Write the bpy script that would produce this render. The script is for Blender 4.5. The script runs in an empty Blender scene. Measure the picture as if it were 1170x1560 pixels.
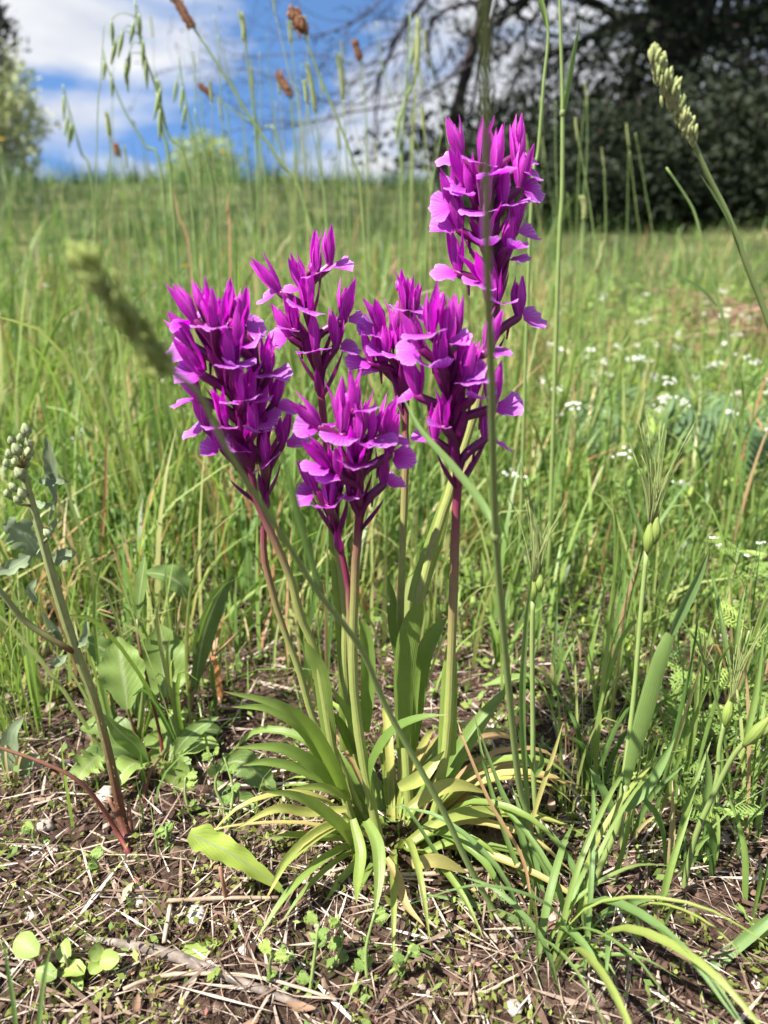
import bpy, math, random
import numpy as np
from mathutils import Vector, Matrix, noise

random.seed(7)
R = math.radians
scene = bpy.context.scene
col = scene.collection

# ------------------------------------------------------------------ camera
PITCH = R(21.0)
CAM_Z = 0.32
FPX = 1173.0                      # focal length in pixels of the 1170 x 1560 photograph
cam_d = bpy.data.cameras.new('camera')
cam_d.sensor_fit = 'VERTICAL'
cam_d.sensor_height = 36.0
cam_d.lens = 36.0 * FPX / 1560.0
cam_d.clip_start = 0.005
cam_d.clip_end = 3000.0
cam_d.dof.use_dof = True
cam_d.dof.focus_distance = 0.385
cam_d.dof.aperture_fstop = 8.0
cam = bpy.data.objects.new('camera', cam_d)
cam.location = (0, 0, CAM_Z)
cam.rotation_euler = (R(90) - PITCH, 0, 0)
col.objects.link(cam)
scene.camera = cam

# ------------------------------------------------------------------ world: blue sky with fair weather cloud
SUN_EL, SUN_AZ = R(55), R(-118)
world = bpy.data.worlds.new('World')
scene.world = world
world.use_nodes = True
wn, wl = world.node_tree.nodes, world.node_tree.links
wn.clear()
w_out = wn.new('ShaderNodeOutputWorld')
sky = wn.new('ShaderNodeTexSky')
sky.sky_type = 'NISHITA'
sky.sun_disc = False
sky.sun_elevation = SUN_EL
sky.sun_rotation = SUN_AZ
sky.dust_density = 0.2
sky.ozone_density = 3.0
bg_sky = wn.new('ShaderNodeBackground')
bg_sky.inputs['Strength'].default_value = 0.085
hsv = wn.new('ShaderNodeHueSaturation')
hsv.inputs['Saturation'].default_value = 1.12
wl.new(sky.outputs[0], hsv.inputs['Color'])
wl.new(hsv.outputs[0], bg_sky.inputs['Color'])
tc = wn.new('ShaderNodeTexCoord')
lift = wn.new('ShaderNodeVectorMath')          # a clear dry sky stays deep blue down to the horizon
lift.operation = 'ADD'
lift.inputs[1].default_value = (0, 0, 0.42)
wl.new(tc.outputs['Generated'], lift.inputs[0])
wl.new(lift.outputs[0], sky.inputs['Vector'])
mp = wn.new('ShaderNodeMapping')
mp.inputs['Scale'].default_value = (1.0, 1.0, 2.6)
mp.inputs['Location'].default_value = (0.3, 1.6, 0.10)
wl.new(tc.outputs['Generated'], mp.inputs['Vector'])
cn = wn.new('ShaderNodeTexNoise')
cn.inputs['Scale'].default_value = 3.1
cn.inputs['Detail'].default_value = 9
cn.inputs['Roughness'].default_value = 0.52
cn.inputs['Distortion'].default_value = 0.25
wl.new(mp.outputs[0], cn.inputs['Vector'])
cr = wn.new('ShaderNodeValToRGB')
cr.color_ramp.elements[0].position = 0.42
cr.color_ramp.elements[1].position = 0.545
wl.new(cn.outputs['Fac'], cr.inputs['Fac'])
cn2 = wn.new('ShaderNodeTexNoise')
cn2.inputs['Scale'].default_value = 5.0
cn2.inputs['Detail'].default_value = 6
wl.new(mp.outputs[0], cn2.inputs['Vector'])
cr2 = wn.new('ShaderNodeValToRGB')
cr2.color_ramp.elements[0].position = 0.36
cr2.color_ramp.elements[0].color = (0.66, 0.70, 0.80, 1)
cr2.color_ramp.elements[1].position = 0.60
cr2.color_ramp.elements[1].color = (0.93, 0.94, 0.97, 1)
wl.new(cn2.outputs['Fac'], cr2.inputs['Fac'])
bg_cl = wn.new('ShaderNodeBackground')
bg_cl.inputs['Strength'].default_value = 0.37
wl.new(cr2.outputs[0], bg_cl.inputs['Color'])
mixw = wn.new('ShaderNodeMixShader')
wl.new(cr.outputs[0], mixw.inputs[0])
wl.new(bg_sky.outputs[0], mixw.inputs[1])
wl.new(bg_cl.outputs[0], mixw.inputs[2])
wl.new(mixw.outputs[0], w_out.inputs['Surface'])

# ------------------------------------------------------------------ sun, exposure
sun_d = bpy.data.lights.new('sun', 'SUN')
sun_d.energy = 5.0
sun_d.angle = R(0.55)
sun_d.color = (1.0, 0.95, 0.87)
sun = bpy.data.objects.new('sun', sun_d)
sdir = Vector((math.sin(SUN_AZ) * math.cos(SUN_EL), math.cos(SUN_AZ) * math.cos(SUN_EL), math.sin(SUN_EL)))
sun.rotation_euler = sdir.to_track_quat('Z', 'Y').to_euler()
sun.location = sdir * 30
col.objects.link(sun)
scene.view_settings.view_transform = 'Standard'
scene.view_settings.look = 'None'
scene.view_settings.gamma = 1.0
scene.view_settings.exposure = 1.5
scene.view_settings.use_curve_mapping = False
scene.cycles.use_denoising = True
scene.cycles.max_bounces = 5
scene.cycles.diffuse_bounces = 3
scene.cycles.glossy_bounces = 2
scene.cycles.use_adaptive_sampling = True
scene.cycles.adaptive_threshold = 0.025
scene.cycles.transparent_max_bounces = 6
scene.cycles.sample_clamp_indirect = 4.0

# ------------------------------------------------------------------ helpers
def sstep(a, b, x):
    t = min(1.0, max(0.0, (x - a) / (b - a)))
    return t * t * (3 - 2 * t)

def gz(x, y):
    """height of the ground"""
    z = 0.60 * sstep(1.1, 8.0, y)
    z += 0.10 * sstep(0.6, 2.6, x) * sstep(1.0, 3.0, y)
    d = abs(x) + abs(y)
    if d < 14:
        z += 0.010 * noise.noise(Vector((x * 5, y * 5, 0.3))) + 0.004 * noise.noise(Vector((x * 24, y * 24, 1.3)))
        z += 0.0022 * noise.noise(Vector((x * 90, y * 90, 2.3)))
    if d > 8:
        z += 0.05 * noise.noise(Vector((x * .35, y * .35, 4.4)))
    return z

CF = Vector((0, math.cos(PITCH), -math.sin(PITCH)))
CU = Vector((0, math.sin(PITCH), math.cos(PITCH)))
CAM = Vector((0, 0, CAM_Z))

def at(px, py, Y):
    """the point of the place seen at that pixel, Y metres in front of the camera's foot"""
    d = CF + Vector((1, 0, 0)) * ((px - 585) / FPX) + CU * ((780 - py) / FPX)
    return CAM + d * (Y / d.y)

def ground_at(px, py):
    d = CF + Vector((1, 0, 0)) * ((px - 585) / FPX) + CU * ((780 - py) / FPX)
    t = -CAM_Z / d.z if d.z < -0.02 else 10.0
    for _ in range(8):
        p = CAM + d * t
        t += (gz(p.x, p.y) - p.z) / d.z
    return CAM + d * t

def foot(px, Y):
    """ground point at depth Y in the pixel column px"""
    z = gz(0, Y)
    for _ in range(3):
        dep = Y * math.cos(PITCH) - (z - CAM_Z) * math.sin(PITCH)
        x = (px - 585) / FPX * dep
        z = gz(x, Y)
    return Vector((x, Y, z))

def cr_curve(pts, n):
    """Catmull-Rom through points, n samples"""
    pts = [Vector(p) for p in pts]
    if len(pts) == 2:
        return [pts[0].lerp(pts[1], i / (n - 1)) for i in range(n)]
    P = [pts[0] * 2 - pts[1]] + pts + [pts[-1] * 2 - pts[-2]]
    seg = len(pts) - 1
    out = []
    for i in range(n):
        s = i / (n - 1) * seg
        k = min(int(s), seg - 1)
        t = s - k
        a, b, c, d = P[k], P[k + 1], P[k + 2], P[k + 3]
        out.append(0.5 * ((2 * b) + (c - a) * t + (2 * a - 5 * b + 4 * c - d) * t * t + (3 * b - a - 3 * c + d) * t ** 3))
    return out

def PC(pts, Y0, Y1, n=14):
    """pixel polyline to a smooth curve in the place, depth running from Y0 to Y1"""
    m = len(pts)
    return cr_curve([at(p[0], p[1], p[2] if len(p) > 2 else Y0 + (Y1 - Y0) * i / (m - 1)) for i, p in enumerate(pts)], n)

def lerp_list(vals, t):
    s = t * (len(vals) - 1)
    k = min(int(s), len(vals) - 2)
    return vals[k] + (vals[k + 1] - vals[k]) * (s - k)

WM = {}

class MB:
    """collects shapes in world space; build() links them as one mesh object"""
    def __init__(self):
        self.v, self.f, self.uv, self.t = [], [], [], []

    def ribbon(self, pts, w, nrm=(0, -0.5, 0.85), cup=0.12, nu=4, tint=0.0, wave=0.0, twist=0.0, lob=None, fold=0.0):
        nrm = Vector(nrm)
        n = len(pts)
        b = len(self.v)
        ph = random.random() * 9
        for i, p in enumerate(pts):
            s = i / (n - 1)
            T = (pts[min(i + 1, n - 1)] - pts[max(i - 1, 0)]).normalized()
            S = T.cross(nrm)
            if S.length < 1e-4:
                S = T.cross(Vector((0.3, 0.5, 0.8)))
            S.normalize()
            N = S.cross(T)
            if twist:
                q = Matrix.Rotation(twist * s, 3, T)
                S, N = q @ S, q @ N
            ww = lerp_list(w, s) if not callable(w) else w(s)
            for j in range(nu + 1):
                a = -1 + 2 * j / nu
                k = 1.0
                if lob:
                    k = 1 - abs(a) * lob * max(0, math.sin(s * 26 + ph + (a > 0) * 1.4)) ** 2
                off = cup * ww * a * a + fold * ww * abs(a)
                if wave:
                    off += wave * ww * math.sin(s * 17 + ph + a * 2.0) * abs(a)
                self.v.append(p + S * (a * k * ww * 0.5) + N * off)
                self.uv.append((j / nu, s))
                self.t.append(tint)
        for i in range(n - 1):
            for j in range(nu):
                q = b + i * (nu + 1) + j
                self.f.append((q, q + 1, q + nu + 2, q + nu + 1))

    def tube(self, pts, r, sides=7, tint=0.0, caps=True, rough=0.0):
        n = len(pts)
        b = len(self.v)
        T0 = (pts[1] - pts[0]).normalized()
        ref = Vector((1, 0, 0)) if abs(T0.x) < 0.8 else Vector((0, 1, 0))
        for i, p in enumerate(pts):
            s = i / (n - 1)
            T = (pts[min(i + 1, n - 1)] - pts[max(i - 1, 0)])
            T = T.normalized() if T.length > 1e-9 else T0
            A = (ref - T * ref.dot(T)).normalized()
            B = T.cross(A)
            rr = lerp_list(r, s) if not callable(r) else r(s)
            for j in range(sides):
                a = 2 * math.pi * j / sides
                k = rr * (1 + (random.uniform(-rough, rough) if rough else 0))
                self.v.append(p + (A * math.cos(a) + B * math.sin(a)) * k)
                self.uv.append((j / sides, s))
                self.t.append(tint)
        for i in range(n - 1):
            for j in range(sides):
                q, q2 = b + i * sides + j, b + i * sides + (j + 1) % sides
                self.f.append((q, q2, q2 + sides, q + sides))
        if caps:
            self.f.append(tuple(b + j for j in reversed(range(sides))))
            self.f.append(tuple(b + (n - 1) * sides + j for j in range(sides)))

    def blob(self, c, axes, seg=7, rings=5, tint=0.0, jit=0.0, mat=None):
        """an ovoid: c centre, axes = (radius x, y, z), optional rotation matrix"""
        b = len(self.v)
        M = mat or Matrix.Identity(3)
        c = Vector(c)
        for i in range(rings + 1):
            th = math.pi * i / rings
            for j in range(seg):
                ph = 2 * math.pi * j / seg
                k = 1 + (random.uniform(-jit, jit) if jit else 0)
                self.v.append(c + M @ Vector((axes[0] * math.sin(th) * math.cos(ph), axes[1] * math.sin(th) * math.sin(ph), axes[2] * math.cos(th))) * k)
                self.uv.append((j / seg, 1 - i / rings))
                self.t.append(tint)
        for i in range(rings):
            for j in range(seg):
                q, q2 = b + i * seg + j, b + i * seg + (j + 1) % seg
                self.f.append((q, q + seg, q2 + seg, q2))

    def mesh(self, name, mat, inv=None):
        vs = self.v if inv is None else [inv @ p for p in self.v]
        me = bpy.data.meshes.new(name)
        me.from_pydata([tuple(p) for p in vs], [], self.f)
        uvl = me.uv_layers.new(name='UVMap')
        li = np.empty(len(me.loops), dtype=np.int32)
        me.loops.foreach_get('vertex_index', li)
        uvl.data.foreach_set('uv', np.array(self.uv, dtype=np.float32)[li].ravel())
        at_ = me.attributes.new('tint', 'FLOAT', 'POINT')
        at_.data.foreach_set('value', np.array(self.t, dtype=np.float32))
        me.polygons.foreach_set('use_smooth', np.ones(len(me.polygons), dtype=bool))
        me.materials.append(mat)
        return me

    def build(self, name, mat, parent=None, loc=None, rot=None):
        W = Matrix.Translation(Vector(loc)) if loc is not None else (WM[parent].copy() if parent else Matrix.Identity(4))
        if rot is not None:
            W = W @ rot.to_4x4()
        return link(bpy.data.objects.new(name, self.mesh(name, mat, W.inverted())), W, parent)

def link(o, W, parent=None):
    col.objects.link(o)
    if parent:
        o.parent = parent
        o.matrix_basis = WM[parent].inverted() @ W
    else:
        o.matrix_basis = W
    WM[o] = W
    return o

def empty(name, loc, label, cat, group=None):
    o = bpy.data.objects.new(name, None)
    o.empty_display_size = 0.01
    link(o, Matrix.Translation(Vector(loc)))
    return tag(o, label, cat, group)

def tag(o, label=None, cat=None, group=None, kind=None):
    if label: o['label'] = label
    if cat: o['category'] = cat
    if group: o['group'] = group
    if kind: o['kind'] = kind
    return o

def copy_thing(root, W, label=None):
    """copy of a thing with its parts and sub-parts, mesh data shared"""
    def rec(o, parent, W):
        c = o.copy()
        col.objects.link(c)
        if parent:
            c.parent = parent
        else:
            c.matrix_basis = W
        for ch in CH.get(o, ()):
            rec(ch, c, None)
        return c
    r = rec(root, None, W)
    if label: r['label'] = label
    return r

CH = {}
def note_children(root):
    """remember a template's tree so that copies are quick"""
    def rec(o):
        CH[o] = list(o.children)
        for c in CH[o]:
            rec(c)
    rec(root)

def np_object(name, verts, faces, mat, tint=None, kind=None, smooth=True):
    me = bpy.data.meshes.new(name)
    verts = np.asarray(verts, dtype=np.float32).reshape(-1, 3)
    faces = np.asarray(faces, dtype=np.int32)
    nf, k = faces.shape
    me.vertices.add(len(verts))
    me.vertices.foreach_set('co', verts.ravel())
    me.loops.add(nf * k)
    me.loops.foreach_set('vertex_index', faces.ravel())
    me.polygons.add(nf)
    me.polygons.foreach_set('loop_start', np.arange(0, nf * k, k, dtype=np.int32))
    me.polygons.foreach_set('use_smooth', np.full(nf, smooth, dtype=bool))
    if tint is not None:
        a = me.attributes.new('tint', 'FLOAT', 'POINT')
        a.data.foreach_set('value', np.asarray(tint, dtype=np.float32))
    me.update(calc_edges=True)
    me.validate()
    me.materials.append(mat)
    o = bpy.data.objects.new(name, me)
    link(o, Matrix.Identity(4))
    if kind: o['kind'] = kind
    return o

def landmark(p):
    """what a piece of the meadow stands beside, for its label"""
    v = p - CAM; d = v.dot(CF); x = 585 + FPX * v.x / d
    names = ['beyond the downy weed', 'behind the rosette leaves', 'behind the leaning orchid', 'behind the slender orchid', 'behind the half-hidden orchid', 'behind the tallest orchid', 'near the erect-bladed culm', 'among the white flowers', 'beside the grey-green divided leaves', 'near the brush heap']
    lims = [90, 230, 380, 520, 640, 780, 880, 1000, 1100]
    return names[sum(x > l for l in lims)]
def near_litter(p):
    """what lies or stands next to a piece on the soil, for its label"""
    v = p - CAM; d = v.dot(CF); x, y = 585 + FPX * v.x / d, 780 - FPX * v.dot(CU) / d
    A = {'beside the clover seedling': (100, 1480), 'near the thick grey twig': (300, 1480), 'under the torn yellow-green leaf': (350, 1330), 'at the foot of the downy weed': (190, 1300), 'under the rosette leaves': (250, 1160), 'near the small downy rosette': (40, 1180), 'between the downy weed and the clover': (60, 1380), 'at the foot of the orchid clump': (600, 1340), 'before the orchid clump': (520, 1480), 'under the bushy grass clump': (830, 1440), 'beside the lowest broad blades': (1080, 1480), 'under the bearded grasses': (1000, 1270), 'behind the bushy grass clump': (850, 1150), 'behind the orchid stems': (520, 970), 'under the feathery weeds': (1090, 1110), 'behind the rosette leaves': (230, 850), 'between orchids and bearded grasses': (800, 960), 'behind the bearded grasses': (1030, 900)}
    return min(A, key=lambda k: (A[k][0] - x) ** 2 + (A[k][1] - y) ** 2)

# ------------------------------------------------------------------ materials
def ramp(nt, stops):
    r = nt.nodes.new('ShaderNodeValToRGB')
    e = r.color_ramp.elements
    while len(e) < len(stops):
        e.new(0.5)
    for q, (p, c) in zip(e, stops):
        q.position = p
        q.color = (*c, 1)
    return r

def new_mat(name):
    m = bpy.data.materials.new(name)
    m.use_nodes = True
    m.node_tree.nodes.clear()
    return m, m.node_tree, m.node_tree.nodes, m.node_tree.links

def plant_mat(name, stops, src='tint', trans=0.35, rough=0.5, spec=0.35, veins=None, vein_dark=0.6, noise_amt=0.35, noise_scale=220, tip=None, sat_t=1.15, val_rand=0.3, mid=None, edge=None):
    """leaf / petal surface. stops: colour ramp over 'tint' (per blade), 'v' (along the piece) or 'obj' (per object)"""
    m, nt, N, L = new_mat(name)
    out = N.new('ShaderNodeOutputMaterial')
    rp = ramp(nt, stops)
    uv = N.new('ShaderNodeUVMap'); uv.uv_map = 'UVMap'
    sep = N.new('ShaderNodeSeparateXYZ'); L.new(uv.outputs[0], sep.inputs[0])
    info = N.new('ShaderNodeObjectInfo')
    if src == 'tint':
        a = N.new('ShaderNodeAttribute'); a.attribute_name = 'tint'
        L.new(a.outputs['Fac'], rp.inputs[0])
    elif src == 'v':
        L.new(sep.outputs['Y'], rp.inputs[0])
    else:
        L.new(info.outputs['Random'], rp.inputs[0])
    c = rp.outputs[0]
    def mix(fac, a, b, mode='MIX'):
        x = N.new('ShaderNodeMix'); x.data_type = 'RGBA'; x.blend_type = mode
        if isinstance(fac, float): x.inputs[0].default_value = fac
        else: L.new(fac, x.inputs[0])
        for inp, val in ((x.inputs[6], a), (x.inputs[7], b)):
            if isinstance(val, tuple): inp.default_value = (*val, 1)
            else: L.new(val, inp)
        return x.outputs[2]
    def math_(op, a, b=None, c_=None):
        x = N.new('ShaderNodeMath'); x.operation = op
        for i, val in enumerate((a, b, c_)):
            if val is None: continue
            if isinstance(val, (int, float)): x.inputs[i].default_value = val
            else: L.new(val, x.inputs[i])
        return x.outputs[0]
    if tip:                                  # (start, colour): withered end of a leaf
        f = N.new('ShaderNodeMapRange'); f.inputs[1].default_value = tip[0]; f.inputs[2].default_value = 1.0
        L.new(sep.outputs['Y'], f.inputs[0])
        c = mix(f.outputs[0], c, tip[1])
    bump_src = None
    if veins:                                # fine lines running along the piece
        s = math_('MULTIPLY', sep.outputs['X'], veins * 2 * math.pi)
        nz = N.new('ShaderNodeTexNoise'); nz.inputs['Scale'].default_value = 6
        L.new(uv.outputs[0], nz.inputs['Vector'])
        s = math_('ADD', s, math_('MULTIPLY', nz.outputs['Fac'], 3.0))
        s = math_('POWER', math_('ABSOLUTE', math_('SINE', s)), 0.6)
        bump_src = s
        c = mix(math_('MULTIPLY', math_('SUBTRACT', 1.0, s), vein_dark), c, mix(1.0, c, (0.16, 0.10, 0.28) if vein_dark > 0.55 else (0.5, 0.55, 0.4), 'MULTIPLY'))
    if edge:                                 # pale rim of a petal
        d = math_('ABSOLUTE', math_('SUBTRACT', sep.outputs['X'], 0.5))
        k = N.new('ShaderNodeMapRange'); k.inputs[1].default_value = 0.36; k.inputs[2].default_value = 0.5; k.inputs[4].default_value = 0.65
        L.new(d, k.inputs[0])
        c = mix(k.outputs[0], c, edge)
    if mid:                                  # pale midrib
        d = math_('ABSOLUTE', math_('SUBTRACT', sep.outputs['X'], 0.5))
        k = N.new('ShaderNodeMapRange'); k.inputs[1].default_value = 0.02; k.inputs[2].default_value = 0.07; k.inputs[3].default_value = 0.8; k.inputs[4].default_value = 0.0
        L.new(d, k.inputs[0])
        ph = math_('MULTIPLY', math_('SUBTRACT', math_('MULTIPLY', sep.outputs['Y'], 9.0), math_('MULTIPLY', d, 7.0)), 2 * math.pi)
        sv = math_('POWER', math_('ABSOLUTE', math_('COSINE', math_('MULTIPLY', ph, 0.5))), 18.0)
        c = mix(math_('MULTIPLY', sv, 0.16), c, mid)
        c = mix(k.outputs[0], c, mid)
        spn = N.new('ShaderNodeTexNoise'); spn.inputs['Scale'].default_value = 900; spn.inputs['Detail'].default_value = 2
        tcs = N.new('ShaderNodeTexCoord'); L.new(tcs.outputs['Object'], spn.inputs['Vector'])
        sk = N.new('ShaderNodeMapRange'); sk.inputs[1].default_value = 0.68; sk.inputs[2].default_value = 0.74; sk.inputs[4].default_value = 0.7
        L.new(spn.outputs['Fac'], sk.inputs[0])
        c = mix(sk.outputs[0], c, (0.36, 0.33, 0.16))
        bump_src = math_('SUBTRACT', 1.0, sv)
    tcn = N.new('ShaderNodeTexCoord')
    n1 = N.new('ShaderNodeTexNoise'); n1.inputs['Scale'].default_value = noise_scale; n1.inputs['Detail'].default_value = 4
    L.new(tcn.outputs['Object'], n1.inputs['Vector'])
    hs = N.new('ShaderNodeHueSaturation')
    L.new(c, hs.inputs['Color'])
    v1 = math_('MULTIPLY_ADD', n1.outputs['Fac'], noise_amt, 1 - noise_amt * 0.5)
    v2 = math_('MULTIPLY_ADD', info.outputs['Random'], val_rand, 1 - val_rand * 0.5)
    L.new(math_('MULTIPLY', v1, v2), hs.inputs['Value'])
    c = hs.outputs[0]
    pb = N.new('ShaderNodeBsdfPrincipled')
    L.new(c, pb.inputs['Base Color'])
    pb.inputs['Roughness'].default_value = rough
    pb.inputs['Specular IOR Level'].default_value = spec
    if bump_src is not None:
        bp = N.new('ShaderNodeBump'); bp.inputs['Strength'].default_value = 0.25; bp.inputs['Distance'].default_value = 0.0006
        L.new(bump_src, bp.inputs['Height']); L.new(bp.outputs[0], pb.inputs['Normal'])
    if trans > 0:
        h2 = N.new('ShaderNodeHueSaturation'); h2.inputs['Saturation'].default_value = sat_t; h2.inputs['Value'].default_value = 1.5
        L.new(c, h2.inputs['Color'])
        tr = N.new('ShaderNodeBsdfTranslucent'); L.new(h2.outputs[0], tr.inputs['Color'])
        ms = N.new('ShaderNodeMixShader'); ms.inputs[0].default_value = trans
        L.new(pb.outputs[0], ms.inputs[1]); L.new(tr.outputs[0], ms.inputs[2])
        L.new(ms.outputs[0], out.inputs['Surface'])
    else:
        L.new(pb.outputs[0], out.inputs['Surface'])
    return m

def rough_mat(name, stops, scale=60, rough=0.85, bump=0.4, stretch=(1, 1, 1), use_tint=False, dist=0.001):
    m, nt, N, L = new_mat(name)
    out = N.new('ShaderNodeOutputMaterial')
    tcn = N.new('ShaderNodeTexCoord')
    mpn = N.new('ShaderNodeMapping'); mpn.inputs['Scale'].default_value = stretch
    L.new(tcn.outputs['Object'], mpn.inputs[0])
    nz = N.new('ShaderNodeTexNoise'); nz.inputs['Scale'].default_value = scale; nz.inputs['Detail'].default_value = 7; nz.inputs['Roughness'].default_value = 0.65
    L.new(mpn.outputs[0], nz.inputs['Vector'])
    rp = ramp(nt, stops)
    c = rp.outputs[0]
    if use_tint:
        a = N.new('ShaderNodeAttribute'); a.attribute_name = 'tint'
        L.new(a.outputs['Fac'], rp.inputs[0])
    else:
        info = N.new('ShaderNodeObjectInfo')
        ad = N.new('ShaderNodeMath'); ad.operation = 'MULTIPLY_ADD'
        L.new(info.outputs['Random'], ad.inputs[0]); ad.inputs[1].default_value = 0.3
        sb = N.new('ShaderNodeMath'); sb.operation = 'SUBTRACT'; L.new(nz.outputs['Fac'], sb.inputs[0]); sb.inputs[1].default_value = 0.15
        L.new(sb.outputs[0], ad.inputs[2])
        L.new(ad.outputs[0], rp.inputs[0])
    hs = N.new('ShaderNodeHueSaturation')
    mr = N.new('ShaderNodeMapRange'); mr.inputs[1].default_value = 0.3; mr.inputs[2].default_value = 0.7; mr.inputs[3].default_value = 0.7; mr.inputs[4].default_value = 1.25
    L.new(nz.outputs['Fac'], mr.inputs[0]); L.new(mr.outputs[0], hs.inputs['Value']); L.new(c, hs.inputs['Color'])
    pb = N.new('ShaderNodeBsdfPrincipled'); pb.inputs['Roughness'].default_value = rough; pb.inputs['Specular IOR Level'].default_value = 0.2
    L.new(hs.outputs[0], pb.inputs['Base Color'])
    bp = N.new('ShaderNodeBump'); bp.inputs['Strength'].default_value = bump; bp.inputs['Distance'].default_value = dist
    L.new(nz.outputs['Fac'], bp.inputs['Height']); L.new(bp.outputs[0], pb.inputs['Normal'])
    L.new(pb.outputs[0], out.inputs['Surface'])
    return m

M = {}
M['sepal'] = plant_mat('sepal_magenta', [(0, (0.46, 0.016, 0.40)), (0.5, (0.55, 0.035, 0.48)), (1, (0.66, 0.08, 0.57))], 'v', 0.40, 0.40, 0.45, veins=3, vein_dark=0.85, edge=(0.70, 0.16, 0.64), noise_amt=0.25, noise_scale=400, val_rand=0.4)
M['petal'] = plant_mat('petal_magenta', [(0, (0.46, 0.010, 0.40)), (1, (0.60, 0.06, 0.53))], 'v', 0.42, 0.42, 0.4, veins=2.5, vein_dark=0.8, edge=(0.72, 0.20, 0.66), noise_amt=0.2, noise_scale=400, val_rand=0.35)
M['lip'] = plant_mat('lip_lilac', [(0, (0.42, 0.02, 0.40)), (0.3, (0.45, 0.065, 0.48)), (0.8, (0.53, 0.16, 0.62)), (1, (0.62, 0.26, 0.70))], 'v', 0.40, 0.5, 0.3, veins=6, vein_dark=0.58, noise_amt=0.2, noise_scale=400, val_rand=0.3)
M['ovary'] = plant_mat('ovary_purple', [(0, (0.11, 0.006, 0.055)), (1, (0.22, 0.008, 0.15))], 'v', 0.12, 0.4, 0.5, veins=4, vein_dark=0.6, noise_amt=0.3, noise_scale=600)
M['bract'] = plant_mat('bract_purple', [(0, (0.15, 0.008, 0.08)), (1, (0.30, 0.010, 0.24))], 'v', 0.3, 0.4, 0.45, veins=4, vein_dark=0.6, noise_amt=0.3, noise_scale=500, val_rand=0.4)
M['throat'] = plant_mat('throat_dark', [(0, (0.07, 0.0, 0.05)), (1, (0.10, 0.0, 0.07))], 'v', 0.0, 0.5, 0.3)
def stem_stops(k):
    return [(0, (0.30, 0.35, 0.10)), (max(0.02, k - 0.12), (0.29, 0.33, 0.10)), (k, (0.25, 0.17, 0.09)), (min(0.98, k + 0.09), (0.21, 0.03, 0.08)), (1, (0.15, 0.012, 0.075))]
STEM = {}
def stem_mat(k):
    if k not in STEM:
        STEM[k] = plant_mat('orchid_stem_%d' % int(k * 100), stem_stops(k), 'v', 0.12, 0.42, 0.45, veins=5, vein_dark=0.35, noise_amt=0.3, noise_scale=260, val_rand=0.15)
    return STEM[k]
GREENS = [(0, (0.10, 0.17, 0.04)), (0.3, (0.165, 0.25, 0.055)), (0.55, (0.245, 0.325, 0.075)), (0.75, (0.38, 0.38, 0.11)), (0.9, (0.42, 0.33, 0.14)), (1, (0.36, 0.23, 0.12))]
M['orchid_leaf'] = plant_mat('orchid_leaf', GREENS, 'tint', 0.32, 0.38, 0.45, veins=6, vein_dark=0.4, noise_amt=0.3, noise_scale=150, tip=(0.93, (0.34, 0.24, 0.09)), val_rand=0.2)
M['grass'] = plant_mat('grass_blade', [(0, (0.042, 0.072, 0.024)), (0.35, (0.11, 0.195, 0.052)), (0.6, (0.205, 0.295, 0.075)), (0.78, (0.34, 0.34, 0.14)), (0.9, (0.46, 0.34, 0.19)), (1, (0.42, 0.22, 0.12))], 'tint', 0.38, 0.45, 0.35, veins=4, vein_dark=0.35, noise_amt=0.3, noise_scale=120, val_rand=0.3)
M['grass_near'] = plant_mat('grass_blade_bluish', [(0, (0.115, 0.20, 0.07)), (0.4, (0.19, 0.28, 0.075)), (0.7, (0.26, 0.32, 0.08)), (0.85, (0.36, 0.33, 0.12)), (1, (0.50, 0.30, 0.17))], 'tint', 0.30, 0.42, 0.4, veins=5, vein_dark=0.35, noise_amt=0.25, noise_scale=150, val_rand=0.2)
M['culm'] = plant_mat('grass_culm', [(0, (0.17, 0.26, 0.08)), (0.5, (0.24, 0.31, 0.10)), (0.8, (0.33, 0.33, 0.13)), (1, (0.44, 0.33, 0.20))], 'tint', 0.1, 0.42, 0.4, noise_amt=0.3, noise_scale=90)
M['head_green'] = plant_mat('seed_head_green', [(0, (0.30, 0.36, 0.14)), (1, (0.46, 0.48, 0.24))], 'tint', 0.40, 0.55, 0.3, noise_amt=0.5, noise_scale=500)
M['head_soft'] = plant_mat('seed_head_soft_green', [(0, (0.30, 0.36, 0.12)), (1, (0.42, 0.47, 0.18))], 'tint', 0.5, 0.6, 0.2, noise_amt=0.3, noise_scale=400)
M['head_brown'] = plant_mat('seed_head_brown', [(0, (0.13, 0.06, 0.035)), (1, (0.34, 0.17, 0.09))], 'tint', 0.05, 0.75, 0.2, noise_amt=0.5, noise_scale=700)
M['spikelet'] = plant_mat('spikelet_green', [(0, (0.22, 0.32, 0.07)), (1, (0.33, 0.40, 0.11))], 'v', 0.3, 0.42, 0.4, veins=5, vein_dark=0.35, noise_amt=0.2)
M['broad'] = plant_mat('broad_leaf', [(0, (0.09, 0.15, 0.045)), (0.5, (0.165, 0.245, 0.062)), (0.8, (0.25, 0.34, 0.085)), (1, (0.34, 0.44, 0.08))], 'tint', 0.30, 0.5, 0.35, noise_amt=0.5, noise_scale=90, mid=(0.30, 0.36, 0.17), val_rand=0.25)
M['grey_leaf'] = plant_mat('downy_leaf', [(0, (0.16, 0.22, 0.12)), (1, (0.28, 0.34, 0.20))], 'tint', 0.25, 0.7, 0.2, noise_amt=0.45, noise_scale=160, mid=(0.30, 0.36, 0.22), val_rand=0.25)
M['thistle'] = plant_mat('thistle_leaf', [(0, (0.075, 0.135, 0.06)), (1, (0.15, 0.23, 0.10))], 'tint', 0.25, 0.6, 0.25, noise_amt=0.4, noise_scale=90)
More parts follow.
